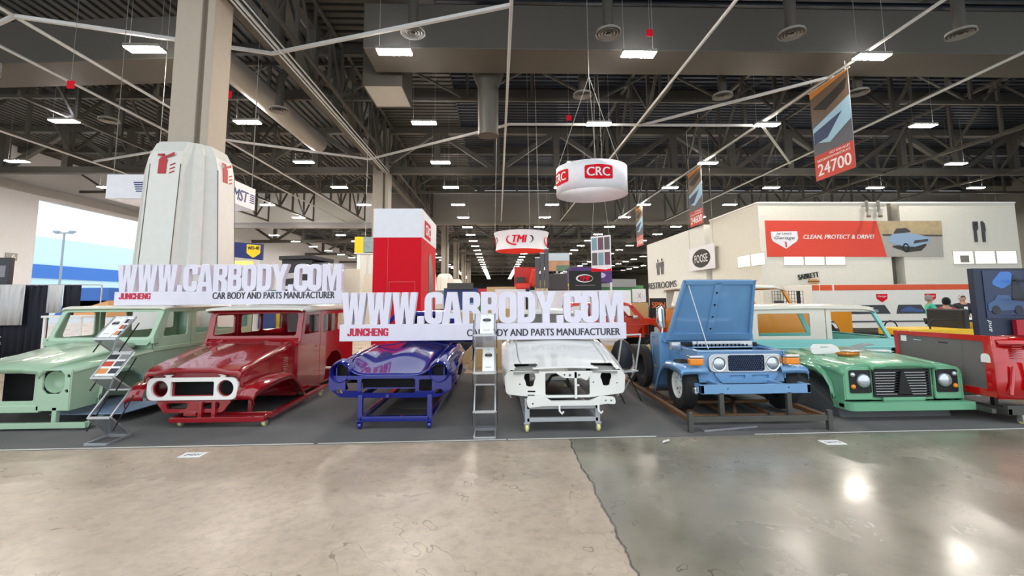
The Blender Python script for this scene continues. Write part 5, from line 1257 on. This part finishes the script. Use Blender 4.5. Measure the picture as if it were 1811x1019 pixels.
# ---------------------------------------------------------------- people
m_skin = mat('skin', '#c48f72', .6); 
def person(lab, X, Y, rz, shirt, trousers, hair, seated=False, arms='down', sc=1.0):
    def skin_mesh(name, verts, edges, rad, mt_, par, sub=2):
        me = bpy.data.meshes.new(name); me.from_pydata(verts, edges, []); o = bpy.data.objects.new(name, me); COL.objects.link(o)
        me.materials.append(mt_)
        sk = o.modifiers.new('skin', 'SKIN'); sk.use_smooth_shade = True
        for i, r in enumerate(rad):
            rr = r if isinstance(r, tuple) else (r, r); me.skin_vertices[0].data[i].radius = rr; me.skin_vertices[0].data[i].use_root = i == 0
        sb = o.modifiers.new('round', 'SUBSURF'); sb.levels = sub; sb.render_levels = sub
        if par: o.parent = par
        return o
    hz = .52 if seated else .93
    kx = .0
    L_ = [(0, 0, hz), (0, 0, hz + .25), (0, -.01, hz + .48), (0, 0, hz + .56), (0, -.02, hz + .66), (0, -.02, hz + .76)]
    R_ = [(.15, .11), (.14, .1), (.13, .1), .055, (.075, .09), (.06, .075)]
    E_ = [(0, 1), (1, 2), (2, 3), (3, 4), (4, 5)]
    limb = []
    for s in (-1, 1):
        n_ = len(L_)
        if arms == 'front': A = [(s * .2, 0, hz + .46), (s * .25, -.12, hz + .25), (s * .12, -.32, hz + .26), (s * .08, -.40, hz + .28)]
        elif arms == 'hip': A = [(s * .2, 0, hz + .46), (s * .27, .05, hz + .2), (s * .22, -.18, hz + .1), (s * .15, -.25, hz + .12)]
        else: A = [(s * .2, 0, hz + .46), (s * .25, .02, hz + .2), (s * .26, -.05, hz - .03), (s * .26, -.08, hz - .12)]
        L_ += A; R_ += [.065, .05, .038, (.04, .025)]; E_ += [(2, n_), (n_, n_ + 1), (n_ + 1, n_ + 2), (n_ + 2, n_ + 3)]
        # fingers and thumb
        hx = A[-1]; dv = (Vector(A[-1]) - Vector(A[-2])).normalized(); sd = dv.cross(Vector((s, 0, 0))).normalized()
        for q in range(4):
            L_.append(tuple(Vector(hx) + dv * (.07 - .008 * abs(q - 1)) + sd * (.022 * (q - 1.5)))); R_.append(.009); E_.append((n_ + 3, len(L_) - 1))
        L_.append(tuple(Vector(hx) + sd * -.05 + dv * .01)); R_.append(.01); E_.append((n_ + 3, len(L_) - 1))
        n_ = len(L_)
        if seated: G_ = [(s * .1, -.02, hz - .03), (s * .13, -.42, hz), (s * .13, -.42, .08), (s * .14, -.54, .04)]
        else: G_ = [(s * .1, 0, hz - .06), (s * .12, -.02, .5), (s * .12, .0, .09), (s * .13, -.14, .04)]
        L_ += G_; R_ += [.095, .065, .045, (.05, .035)]; E_ += [(0, n_), (n_, n_ + 1), (n_ + 1, n_ + 2), (n_ + 2, n_ + 3)]
    body = skin_mesh('person', L_, E_, R_, m_skin, None)
    body.location = (X, Y, 0); body.rotation_euler = (0, 0, rz); body.scale = (sc, sc, sc)
    tag(body, lab, 'person')
    hz2 = hz
    sv = [(0, 0, hz - .02), (0, 0, hz + .25), (0, -.01, hz + .485), (0, -.005, hz + .565)]; sr = [(.175, .13), (.17, .13), (.165, .135), (.095, .095)]; se = [(0, 1), (1, 2), (2, 3)]
    tv = [(0, 0, hz + .02)]; tr = [(.165, .125)]; te = []
    i0 = 6
    for q, s in enumerate((-1, 1)):
        b0 = i0 + q * 13
        n_ = len(sv); sv += [L_[b0], L_[b0 + 1], tuple(Vector(L_[b0 + 1]).lerp(Vector(L_[b0 + 2]), .7 if 'long' in arms or True else 0))]; sr += [.085, .066, .055]; se += [(2, n_), (n_, n_ + 1), (n_ + 1, n_ + 2)]
        n_ = len(tv); g0 = b0 + 9; tv += [L_[g0], L_[g0 + 1], L_[g0 + 2]]; tr += [.115, .085, .07]; te += [(0, n_), (n_, n_ + 1), (n_ + 1, n_ + 2)]
    skin_mesh('shirt', sv, se, sr, mat('cloth ' + shirt, shirt, .8), body)
    skin_mesh('trousers', tv, te, tr, mat('cloth ' + trousers, trousers, .85), body)
    hd = Vector((0, -.02, hz + .74))
    h = MB(); h.lathe([(.001, .115), (.05, .105), (.085, .06), (.097, .0), (.09, -.06), (.07, -.1)], (0, .02, hz + .72), 'z', 16)
    bmesh.ops.delete(h.bm, geom=[f for f in h.bm.faces if f.calc_center_median().y < -.035 and f.calc_center_median().z < hz + .775], context='FACES')
    obj('hair', h, mat('hair ' + hair, hair, .9), body, solid=.012, smooth=60)
    f = MB(); f.hexa([(-.012, -.115, hz + .685), (.012, -.115, hz + .685), (.008, -.09, hz + .685), (-.008, -.09, hz + .685), (-.006, -.1, hz + .73), (.006, -.1, hz + .73), (.005, -.09, hz + .73), (-.005, -.09, hz + .73)])
    obj('nose', f, m_skin, body)
    for s in (-1, 1):
        obj('ear', MB().lathe([(.001, -.012), (.022, -.008), (.03, 0), (.02, .01), (.001, .008)], (s * .088, -.0, hz + .70), 'x', 10), m_skin, body)
        obj('eye', MB().lathe([(.001, -.006), (.009, -.003), (.011, .004)], (s * .032, -.092, hz + .725), 'y', 10), m_black, body)
    obj('mouth', MB().box(-.022, .022, -.098, -.088, hz + .648, hz + .655), mat('lip', '#8e4c44', .6), body)
    return body
person('standing person in mint green shirt and black trousers beside the trailer', 14.85, 15.2, radians(60), '#3fb897', '#17181c', '#8a8580', arms='front')
b = person('standing person in dark polo shirt with white badge', 16.45, 15.6, radians(-20), '#2b2c31', '#22242a', '#b5afa8', arms='hip')
obj('badge', MB().box(-.05, .05, -.15, -.14, 1.22, 1.34), m_paper, b)
b = person('seated person in red shirt and black cap on the utility cart', 13.35, 13.15, radians(165), '#a3202c', '#1b1c20', '#141416', seated=True, arms='front'); b.location.z = .32
person('person in dark clothes sitting by the white wire rack', 9.0, 14.3, radians(40), '#22242a', '#1b1c20', '#2a2320', seated=True, arms='front').location.z = .2
person('partly hidden person in brown jacket at the dark display screen', 17.2, 15.3, radians(30), '#6e5f57', '#2a2a30', '#5a4a40', arms='front')
person('person in grey top by the black prize sign', 5.1, 15.6, radians(160), '#77727c', '#33343a', '#3a2c22', arms='down')

# utility cart
U = thing('utility_cart', 'yellow and black utility cart with roll rails', 'cart', (12.2, 12.6, 0))
obj('bed', MB().box(-1.0, .75, -.55, .55, .62, .82), mat('cart yellow', '#f0bf10', .4), U, bevel=.02)
obj('chassis', MB().box(-1.0, 1.9, -.5, .5, .4, .6), m_black, U)
obj('seat', MB().box(.7, 1.3, -.5, .6, .6, .8).box(.55, .72, -.5, .6, .7, 1.35), mat('black vinyl', '#15161a', .5), U, bevel=.04)
obj('roll_rail', MB().tube([(-.45, -.52, .8), (-.45, -.52, 1.02), (-.35, -.52, 1.07), (.5, -.52, 1.07)], .022, 8).tube([(1.0, -.55, .8), (1.0, -.55, 1.12), (1.1, -.55, 1.16), (1.8, -.5, 1.1), (1.95, -.5, .7)], .025, 8), m_black, U, smooth=60)
obj('hood', MB().loft([[(1.4, y, .6), (1.5, y, .95), (1.95, y, .85), (2.05, y, .6)] for y in (-.5, 0, .5)]), mat('cart yellow'), U, solid=.02)
for x, y in ((-.6, -.5), (-.6, .5), (1.6, -.5), (1.6, .5)):
    o = wheel(U, 0, 0, 0, .3, .22, -1 if y < 0 else 1, mat('cart yellow'), 6); o.rotation_euler = (0, 0, pi / 2); o.location = (x, y, .3)
# table by the cart, with a white cloth
t = thing('folding_table', 'small table with white top beside the dark display screen', 'table', (14.9, 13.9, 0))
obj('table_top', MB().box(-.7, .7, -.35, .35, .98, 1.02), m_paper, t)
for x, y in ((-.6, -.3), (.6, -.3), (-.6, .3), (.6, .3)): obj('leg', MB().box(x - .02, x + .02, y - .02, y + .02, 0, .98), m_black, t)

# dark display screen at the right edge
S = thing('display_screen', 'tall navy display board with blue lit truck picture at the photo edge', 'display board', (9.84, 9.0, 0))
obj('board', MB().box(-.06, 1.3, 0, .12, .25, 2.27), mat('navy display', '#1c2740', .5), S)
P = obj('picture', MB().box(.12, 1.02, -.012, 0, 1.25, 2.22), mat('night blue picture', '#1a2c50', .35), S)
obj('glow', MB().xz(rnd([(.25, 1.95), (.5, 2.2), (.75, 2.2), (.7, 1.95), (.5, 1.85)], .08), -.016, (), .003), mat('picture sky blue', '#3f78c4', .4), P)
obj('rock', MB().xz(rnd([(.68, 1.6), (.75, 2.15), (.86, 2.05), (1.0, 1.6)], .03), -.018, (), .003), mat('picture dark', '#161c2a', .4), P)
obj('truck_shape', MB().xz(rnd([(.16, 1.55), (.3, 1.62), (.38, 1.72), (.62, 1.72), (.68, 1.62), (.98, 1.58), (.96, 1.42), (.16, 1.4)], .03), -.02, (), .003), mat('picture steel blue', '#3f5a86', .4), P)
obj('truck_wheel', MB().xz(circ(.32, 1.42, .09, 16), -.024, (), .003), mat('picture dark'), P); obj('truck_wheel', MB().xz(circ(.8, 1.42, .09, 16), -.024, (), .003), mat('picture dark'), P)
obj('script', text_mb('and', .24, .09, .003, italic=.3).xform(Matrix.Translation((.2, -.006, .98)) @ Matrix.Rotation(-pi / 2, 4, 'Y')), m_wsign, S)
obj('red_block', MB().box(.62, 1.3, -.1, -.02, .25, 1.22), mat('crimson board', '#b01c30', .5), S)
r_ = thing('rack_rails', 'thin black shelf rails crossing in front of the navy display board', 'rack', (10.5, 8.9, 0))
obj('rail', MB().box(-.1, .9, -.05, -.02, 1.62, 1.645).box(-.02, .9, -.05, -.02, 2.0, 2.03).box(-.1, .9, -.05, -.02, 1.3, 1.31), m_black, r_); obj('post', MB().box(.55, .6, -.05, .0, 0, 2.3), m_black, r_)

# wire rack behind the mint wagon
F_ = thing('wire_rack', 'white wire grid rack standing behind the orange body', 'rack', (9.1, 14.8, 0)); k = MB()
for i in range(12): k.box(i * .095, i * .095 + .012, 0, .012, .3, 1.92)
for j in range(8): k.box(0, 1.06, 0, .012, 1.1 + j * .115, 1.112 + j * .115)
obj('grid', k, m_grey, F_); obj('post', MB().box(.85, .95, -.02, .03, 0, 1.92), m_black, F_); obj('foot', MB().box(-.05, .03, -.25, .25, 0, .3).box(1.0, 1.08, -.25, .25, 0, .3), m_black, F_)
obj('goods', MB().box(.05, .35, -.04, 0, 1.3, 1.6).box(.45, .75, -.04, 0, 1.2, 1.5), mat('goods dark', '#44464c', .6), F_)
# ---------------------------------------------------------------- things behind the stand
m_kraft = mat('brown cardboard', '#a97d55', .8)
m_tan = mat('tan carton', '#c7a36f', .8)
for i, (x, y, z, w, d_, h, lab) in enumerate(((-.75, 11.6, 0, .75, .6, .75, 'lower tan carton at the left behind the block letters'), (-.72, 11.65, .75, .7, .55, .62, 'upper tan carton at the left behind the block letters'),
        (.15, 11.6, 0, .8, .6, .8, 'lower tan carton in the middle behind the block letters'), (.12, 11.62, .8, .75, .55, .66, 'upper tan carton in the middle with small black print'),
        (.98, 11.6, 0, .7, .6, .72, 'lower tan carton at the right behind the block letters'), (1.0, 11.6, .72, .62, .55, .6, 'upper tan carton at the right behind the block letters'))):
    o = thing('carton', lab, 'carton', (x, y, z), 0, 'cartons behind the letter sign')
    obj('box', MB().box(-w / 2, w / 2, 0, d_, 0, h), m_tan, o, bevel=.006); obj('packing_tape', MB().box(-w / 2 - .002, w / 2 + .002, d_ / 2 - .03, d_ / 2 + .03, -.0, h + .002), mat('parcel tape', '#b58a50', .4), o)
    if i == 3: obj('print', text_mb('4-63', .2, .07, .002).xform(Matrix.Translation((-.1, -.003, .3))), m_black, o)
# red pickup on wooden planks
redp = dict(z0=.5, zb=1.12, zr=1.55, L=2.75, xa=1.0, xr=1.75, xc=2.1, a1=.55, a2=2.25, ar=.36, crease=1,
            cab=[(rnd([(.75, 1.12), (2.05, 1.12), (1.72, 1.55), (.85, 1.55)], .04), [rnd([(.95, 1.16), (1.9, 1.16), (1.66, 1.5), (1.0, 1.5)], .03)], paint('vermilion paint', '#cf2e12', .25))])
rp = side_wagon('pickup_truck', 'vermilion red pickup behind the right end of the block letter sign', 2.1, 13.0, 1.6, MATS['vermilion paint'], MATS['vermilion paint'], redp)
for x in (.55, 2.25):
    for y in (.12, 1.48): o = wheel(rp, 0, 0, 0, .33, .2, -1 if y < 1 else 1, m_chrome, 8); o.rotation_euler = (0, 0, pi / 2); o.location = (x, y, .34)
obj('mirror', MB().box(1.75, 1.9, -.12, -.02, 1.12, 1.22), m_chrome, rp, bevel=.02)
m_pine = mat('pine timber', '#cfa468', .7, var=.2)
for i in range(3):
    tag(obj('timber_plank', MB().box(1.8, 4.2 - .05 * i, 12.0, 12.16, .0 + .16 * i, .145 + .16 * i), m_pine, bevel=.004), ['bottom pine plank stacked under the red pickup', 'middle pine plank stacked under the red pickup', 'top pine plank stacked under the red pickup'][i], 'plank', 'pine planks under the red pickup')
d = thing('prize_sign', 'black poster board with orange prize wheel lettering', 'sign', (5.05, 14.95, .15))
obj('board', MB().box(0, .5, 0, .04, 0, 1.28), m_black, d)
for q, (tx, w) in enumerate((('SPIN', .38), ('TO', .15), ('WIN', .34))): obj('lettering', text_mb(tx, w, .15 if q != 1 else .08, .003, bold=.02).xform(Matrix.Translation((.25 - w / 2, -.004, 1.02 - .2 * q + (.05 if q == 1 else 0)))), mat('orange print', '#e2702a', .5), d)
obj('picture', MB().xz(rrect(.1, .28, .26, .5, .02), -.004, (), .003).xz(rrect(.3, .3, .42, .45, .02), -.004, (), .003), m_paper, d)
d.scale = (1.15, 1, 1.22)
obj('easel', MB().box(.05, .08, .04, .3, -.12, 0).box(.42, .45, .04, .3, -.12, 0), m_black, d)
d = thing('placard', 'white placard with small black mark on a post near the restroom wall', 'sign', (4.5, 15.0, 1.2))
obj('board', MB().box(0, .44, 0, .04, .38, .82), m_paper, d); obj('mark', MB().bar((.18, -.004, .52), (.27, -.004, .68), .02, .004).bar((.27, -.004, .52), (.18, -.004, .68), .02, .004), m_black, d); obj('carton_front', MB().box(-.02, .5, -.02, .3, -.2, .36), m_tan, d); obj('post', MB().box(.2, .24, .0, .04, -1.2, .38), m_steel, d)

# upholstery display with a red seat, dark panels and swoosh board
d = thing('display_wall', 'low white counter wall carrying the red seat display', 'display wall', (-.1, 18.6, 0))
obj('panel', MB().box(0, 1.25, 0, .3, 0, 2.12), m_wsign, d); obj('panel', MB().box(1.4, 5.6, 0, .3, 0, 2.05), m_wsign, d); obj('dark_gap', MB().box(1.25, 1.4, .1, .3, 0, 2.1), m_black, d)
s_ = thing('car_seat', 'bright orange red upholstered car seat on the white counter wall', 'car seat', (1.25, 18.75, 2.12))
m_vin = mat('orange red vinyl', '#e03a22', .35)
obj('cushion', MB().box(-.5, .1, -.12, .14, .0, .26), m_vin, s_, bevel=.06); obj('backrest', MB().hexa([(.0, -.13, .2), (.28, -.13, .1), (.28, .14, .1), (0, .14, .2), (.16, -.1, .84), (.42, -.1, .8), (.42, .1, .8), (.16, .1, .84)]), m_vin, s_, bevel=.08); obj('headboard', MB().box(-.55, .5, .15, .2, .1, .92), mat('red display back', '#c42a24', .5), s_); obj('bolster', MB().loft([[(x * .2 - .3, y * .12, z) for x, y in circ(0, 0, 1, 12)] for z in (.26, .5)], close=True, cap=True), mat('dark vinyl', '#3a3330', .4), s_)
for i, (x, w, lab) in enumerate(((1.5, .18, 'tall dark grey hanging panel, left of three beside the red seat'), (1.7, .16, 'tall dark grey hanging panel, middle of three beside the red seat'), (1.88, .16, 'tall dark grey hanging panel, right of three beside the red seat'))):
    o = thing('fabric_panel', lab, 'panel', (x, 17.9, 2.13), 0, 'hanging dark panels'); obj('cloth', MB().box(0, w, 0, .03 + .01 * i, 0, 1.2 + .18 * i), mat('dark grey fabric', '#56565c', .7), o); obj('clip', MB().box(0, w, -.01, .05, 1.2 + .18 * i, 1.24 + .18 * i), m_steel, o); obj('stand', MB().box(w / 2 - .02, w / 2 + .02, .05, .09, -2.13, 1.2 + .18 * i), m_steel, o)
d = thing('logo_board', 'black board with red and white oval logo behind the block letters', 'sign', (3.0, 18.9, 2.06))
obj('board', MB().box(0, 1.36, 0, .06, 0, .82), m_black, d); o = obj('oval', MB().xz(circ(.65, .5, .36, 28, .17), -.004, [circ(.68, .5, .32, 28, .135)], .003), m_wsign, d); obj('lettering', text_mb('TMI', .42, .2, .003, bold=.03, italic=.25).xform(Matrix.Translation((.44, -.008, .4))), m_red3, o); obj('small_line', MB().box(.26, 1.08, -.004, 0, .2, .225), mat('grey print', '#8a8a8c'), d)
tag(obj('dark_seat_display', MB().hexa([(2.1, 18.8, 2.05), (2.95, 18.8, 2.05), (2.95, 19, 2.05), (2.1, 19, 2.05), (2.1, 18.8, 2.75), (2.9, 18.8, 2.8), (2.9, 19, 2.8), (2.1, 19, 2.75)]), mat('dark vinyl', '#3a3330', .4), bevel=.05), 'dark leather trim panel left of the black oval logo board', 'panel')
d = thing('purple_booth', 'purple booth header behind the black oval logo board', 'booth', (3.6, 22, 0)); obj('header', MB().box(0, 2.0, 0, 1.5, 2.5, 3.25), mat('purple board', '#4a2f6e', .6), d); obj('post', MB().box(0, .1, 0, .1, 0, 2.5), m_steel, d); obj('post', MB().box(1.9, 2, 0, .1, 0, 2.5), m_steel, d); obj('oval', MB().xz(circ(1.4, 2.85, .3, 18, .14), -.005, (), .003), mat('pale lilac', '#b9a6d0', .6), d)
d = thing('picture_board', 'wide sunset picture board high behind the black logo board', 'board', (2.55, 24, 0)); obj('picture', MB().box(0, 1.3, 0, .1, 3.2, 4.15), mat('sunset print', '#b88a6a', .5, var=.4, scale=2), d); obj('title_band', MB().box(0, 1.3, -.01, 0, 3.75, 4.15), mat('pale sky print', '#b5c4cc', .5), d); obj('land_band', MB().box(.6, 1.3, -.01, 0, 3.2, 3.5), mat('green print', '#5c7a66', .5), d); obj('post', MB().box(.6, .7, .1, .2, 0, 4.15), m_steel, d)

# left of the tower: blue sign, black booth, pale walls, hanging cube
d = thing('shield_sign', 'navy hanging sign with yellow shield and strip lights', 'sign', (-13.4, 21.6, 3.65)); m_y = mat('signal yellow', '#f2d20c', .5)
obj('panel', MB().plate([(0, .25), (2.15, 0), (2.15, .78), (0, .92)], (), lambda u, q: (u, .3 * u / 2, q), (0, .1, 0)), mat('navy sign', '#16256e', .5), d)
o = obj('shield', MB().plate(rnd([(1.45, .76), (2.05, .72), (2.05, .32), (1.75, .1), (1.45, .34)], [.02, .02, .15, .1, .15]), (), lambda u, q: (u, .3 * u / 2 - .006, q), (0, .004, 0)), m_y, d); obj('lettering', text_mb('WD-40', .5, .17, .004, bold=.03).xform(Matrix.Translation((1.5, .22, .5)) @ Matrix.Rotation(radians(8), 4, 'Z')), m_black, o)
obj('yellow_shelf', MB().box(.0, 1.7, .0, .4, -.35, -.05), mat('pale yellow strip', '#efe67a', .5, emit=.4), d); obj('post', MB().box(.1, .2, .3, .4, -3.65, 0).box(1.9, 2.0, .4, .5, -3.65, 0), m_steel, d)
for i in range(4): tag(obj('spray_can', MB().lathe([(.001, 0), (.09, 0), (.09, .26), (.05, .32), (.05, .38), (.001, .38)], (-12.9 + i * .45, 21.44, 2.95), 'z', 10), mat('can navy', '#2a2f5a', .4), smooth=50), ['first', 'second', 'third', 'last'][i] + ' dark can from the left below the navy shield sign', 'can', 'cans below the shield sign')
tag(obj('display_shelf', MB().box(-13.3, -11.2, 21.3, 21.58, 0, 2.95), m_wsign), 'white shelf unit under the navy shield sign', 'shelf')
d = thing('booth', 'black booth with grey canopy behind the left block letters', 'booth', (-9.45, 20, 0)); m_bk = mat('booth charcoal', '#35363a', .6)
obj('canopy', MB().hexa([(-.1, 0, 3.5), (1.3, 0, 3.55), (2.0, .8, 3.4), (-.1, 2, 3.4), (-.1, 0, 3.66), (1.3, 0, 3.7), (2.0, .8, 3.56), (-.1, 2, 3.56)]), m_bk, d); obj('wall', MB().box(0, 1.3, .1, 1.8, 0, 3.5), m_bk, d); obj('stripe', MB().xz([(.05, 2.9), (.95, 2.95), (.45, 1.4), (.2, 1.4), (.6, 2.7), (.05, 2.65)], .08, (), .01), mat('pale stripe', '#c9c9cb', .5), d); obj('bumper_bar', MB().box(.2, 1.0, -.1, .1, 2.2, 2.35), m_steel, d); obj('glass_wall', MB().box(1.35, 1.9, .4, 1.8, 0, 3.4), mat('smoked pane', '#6c7074', .2, trans=.3), d)
for i, (x, y, h, lab) in enumerate(((-7.75, 22.5, 3.25, 'tall cream partition panel, left of two beside the red tower'), (-6.9, 23.5, 3.05, 'lower cream partition panel, right of two beside the red tower'))): tag(obj('partition', MB().box(x, x + 1.0, y, y + .15, 0, h), mat('cream partition', '#ddd6c6', .7)), lab, 'partition')
d = thing('cube_sign', 'small hanging cube sign with yellow sides left of the red tower', 'sign', (-7.55, 24, 4.2)); obj('face', MB().box(0, .45, 0, .05, 0, .86), m_y, d); obj('face', MB().box(.45, 1.0, 0.02, .5, 0.05, .86), mat('sign picture', '#8aa0a0', .5, var=.4, scale=4), d); obj('rim', MB().box(-.02, 1.02, -.02, .5, -.04, 0), m_wsign, d); obj('cable', MB().tube([(.5, .2, .86), (.5, .2, 9.1)], .01, 4), m_pipe, d)

# pipe and drape along the left, screens and the outdoor kiosk
m_drk = mat('black drape', '#1a1d2a', .85); m_drw = mat('white drape', '#c9c8c8', .8)
def drape(lab, x0, x1, Y, z0_, z1_, mt_, grp=None):
    n = max(8, int((x1 - x0) * 24)); k = MB()
    k.loft([[(x0 + (x1 - x0) * i / n, Y + .03 * sin(i * 1.3) + .015 * sin(i * 2.9), z) for i in range(n + 1)] for z in (z0_, z1_)])
    return tag(obj('drape', k, mt_, solid=.01, smooth=70), lab, 'drape', 'drapes along the left side')
drape('white drape at the far left photo edge, hanging over the black one', -16.5, -13.95, 13.85, 1.05, 2.23, m_drw)
drape('long black drape reaching the floor at the far left', -16.5, -13.35, 14.0, .02, 2.22, m_drk)
drape('narrow white drape between the two black drapes', -13.35, -12.92, 13.9, 1.4, 2.22, m_drw)
drape('narrow black drape right of the narrow white one', -12.98, -12.48, 14.0, 1.42, 2.22, m_drk)
d = thing('drape_stand', 'grey pipe frame carrying the black and white drapes', 'drape frame', (-16.5, 14.0, 0)); obj('rail', MB().tube([(0, 0, 2.23), (4.6, 0, 2.23)], .018, 8), m_steel, d); obj('post', MB().tube([(2.5, .14, 0), (2.5, .14, 2.23)], .02, 8), m_steel, d); obj('post', MB().tube([(4.5, .14, 0), (4.5, .14, 2.23)], .02, 8), m_steel, d)
d = thing('monitor', 'dark framed screen on the left wall at the photo edge', 'screen', (-15.45, 14.3, 2.24)); obj('frame', MB().box(-.5, .5, 0, .15, 0, .85), mat('monitor charcoal', '#2c2e33', .4), d, bevel=.01); obj('picture', MB().box(-.45, .4, -.006, 0, .25, .6), mat('screen picture', '#8a8790', .4), d); obj('stand', MB().box(-.05, .05, .06, .1, -2.24, 0), m_steel, d)
d = thing('gate_plate', 'small grey number plate on the left wall beside the open door', 'sign', (-35.15, 33.7, 4.75), pi / 2); obj('plate', MB().xz([(-.4, 0), (.4, 0), (.4, .55), (-.4, .55)], 0, (), .03), mat('plate grey', '#8e8e8c', .5), d); obj('number', text_mb('6', .24, .36, .01, bold=.02).xform(Matrix.Translation((-.0, -.01, .1))), m_white, d)
tag(obj('white_table', MB().box(-12.7, -11.6, 13.1, 13.7, 1.28, 1.34).box(-12.68, -12.62, 13.15, 13.2, 0, 1.28).box(-11.7, -11.64, 13.15, 13.2, 0, 1.28), m_paper), 'tall white table before the drapes at the left', 'table')
d = thing('grey_rack', 'grey metal shelf cart at the far left photo edge', 'cart', (-10.4, 9.2, 0)); obj('shelf', MB().box(-.5, .35, 0, .4, .86, .92).box(-.5, .35, 0, .4, 1.0, 1.03), m_steel, d); obj('leg', MB().box(.28, .35, 0, .05, 0, .9), m_steel, d); obj('leg', MB().box(-.5, -.43, 0, .05, 0, .9), m_steel, d)
d = thing('kiosk', 'orange kiosk with slanted blue roof outside the open door', 'kiosk', (-48, 54.5, 0)); obj('wall', MB().box(-1.2, 2.6, 0, 3, 0, 1.9), mat('kiosk orange', '#e8a060', .6), d); obj('roof', MB().hexa([(-3.6, 0, 0), (2.6, 0, 1.9), (2.6, 3, 1.9), (-3.6, 3, 0), (-1.0, 0, 3.4), (2.6, 0, 3.4), (2.6, 3, 3.4), (-1.0, 3, 3.4)]), mat('kiosk blue', '#3a68b0', .5), d)
d = thing('striped_barrier', 'black and white diagonally striped board outside the open door', 'barrier', (-46, 46.5, 0)); obj('board', MB().box(-2.0, 1.6, 0, .1, .2, 3.3), m_paper, d); obj('leg', MB().box(-1.8, -1.7, .1, .2, 0, .2).box(1.4, 1.5, .1, .2, 0, .2), m_black, d)
k = MB()
for q in range(9): k.xz([(-2.0, .5 + q * .32), (1.6, .2 + q * .32), (1.6, .34 + q * .32), (-2.0, .66 + q * .32)], -.01, (), .008)
obj('stripe', k, m_black, d)

# the crowd of booths down the hall
random.seed(7)
COLS = [('navy', '#23366e'), ('crimson', '#a8232f'), ('teal', '#2f7f86'), ('charcoal', '#303136'), ('orange', '#d9742c'), ('white', '#dedcd6'), ('sky blue', '#7fb4d6'), ('yellow', '#dfc034'), ('green', '#4d8a55'), ('grey', '#8a8b8c'), ('maroon', '#5e2430'), ('tan', '#c0a27a')]
used = set()
spots = [(-5.2, 26), (-4.0, 34), (-5.5, 44), (-4.6, 58), (-2.4, 30), (-2.0, 40), (.6, 27), (1.4, 34), (-.6, 46), (2.2, 48), (3.6, 28), (5.2, 33), (6.6, 25), (7.4, 30), (-3.2, 38), (3.4, 42), (8.8, 40), (11.4, 44), (6.2, 46), (4.4, 56), (8.2, 62), (12.2, 60), (0.4, 64), (-3.4, 76), (5.2, 78), (14.5, 74),
         (10.4, 84), (-.8, 92), (18.6, 66), (-14.5, 30), (-12.4, 36), (-16.4, 40), (-11.6, 46), (20.5, 84), (-10.6, 58), (3.0, 104), (11, 108), (-5.2, 110), (20, 112), (26, 96)]
for i, (x, y) in enumerate(spots):
    while True:
        a, b_ = random.sample(range(len(COLS)), 2)
        if (a, b_) not in used: break
    used.add((a, b_)); (na, ca), (nb, cb) = COLS[a], COLS[b_]
    w = random.uniform(2.2, 3.6); h = random.uniform(1.7, 2.6) if y < 60 else random.uniform(2.2, 3.2); hh = random.uniform(.35, .8)
    o = thing('exhibit_booth', f'{na} booth wall with {nb} header board down the hall', 'booth', (x, y, 0), random.choice((0, 0, .2, -.15)), 'booths down the hall')
    obj('back_wall', MB().box(-w / 2, w / 2, 0, .15, 0, h), mat('booth ' + na, ca, .6), o)
    obj('header', MB().box(-w * .4, w * .35, -.1, .05, h - hh * .2, h + hh * .7), mat('booth ' + nb, cb, .6), o)
    obj('counter', MB().box(-w * .35, w * .1, -1.0, -.5, 0, 1.05), mat('booth ' + COLS[(a + 5) % 12][0], COLS[(a + 5) % 12][1], .6), o)
    obj('shelf', MB().box(w * .2, w * .5, -.4, 0, 0, 1.5), mat('booth ' + COLS[(b_ + 3) % 12][0], COLS[(b_ + 3) % 12][1], .6), o)

# small red aisle tags on the lamp cables, and the loudspeaker at the upper left
for X, Y, z, lab in ((-12.6, 13.2, 8.0, 'small red tag hanging high at the left beside the first lamp'), (-8.5, 14.0, 8.1, 'small red tag hanging right of the white clad column'), (5.1, 14.1, 10.4, 'small red tag on the cable above the lamp over the ring banner'), (3.2, 19.3, 9.6, 'small red tag above the round white drum banner')):
    d = thing('aisle_tag', lab, 'tag', (X, Y, z), 0, 'small red aisle tags'); obj('tag', MB().box(-.11, .11, 0, .01, 0, .24), m_red3, d); obj('cable', MB().tube([(0, .005, .24), (0, .005, 13.3 - z)], .006, 4), m_house, d)
d = thing('loudspeaker', 'black loudspeaker hanging at the upper left photo edge', 'loudspeaker', (-14.6, 12.6, 8.1)); obj('cabinet', MB().box(-.55, .35, -.3, .3, 0, .5), m_black, d, bevel=.03); obj('grille', MB().box(-.4, .25, -.32, -.3, .08, .42), mat('speaker grey', '#3c3f44', .5), d); obj('bracket', MB().box(-.1, -.05, -.02, .02, .5, 5.1), m_house, d)
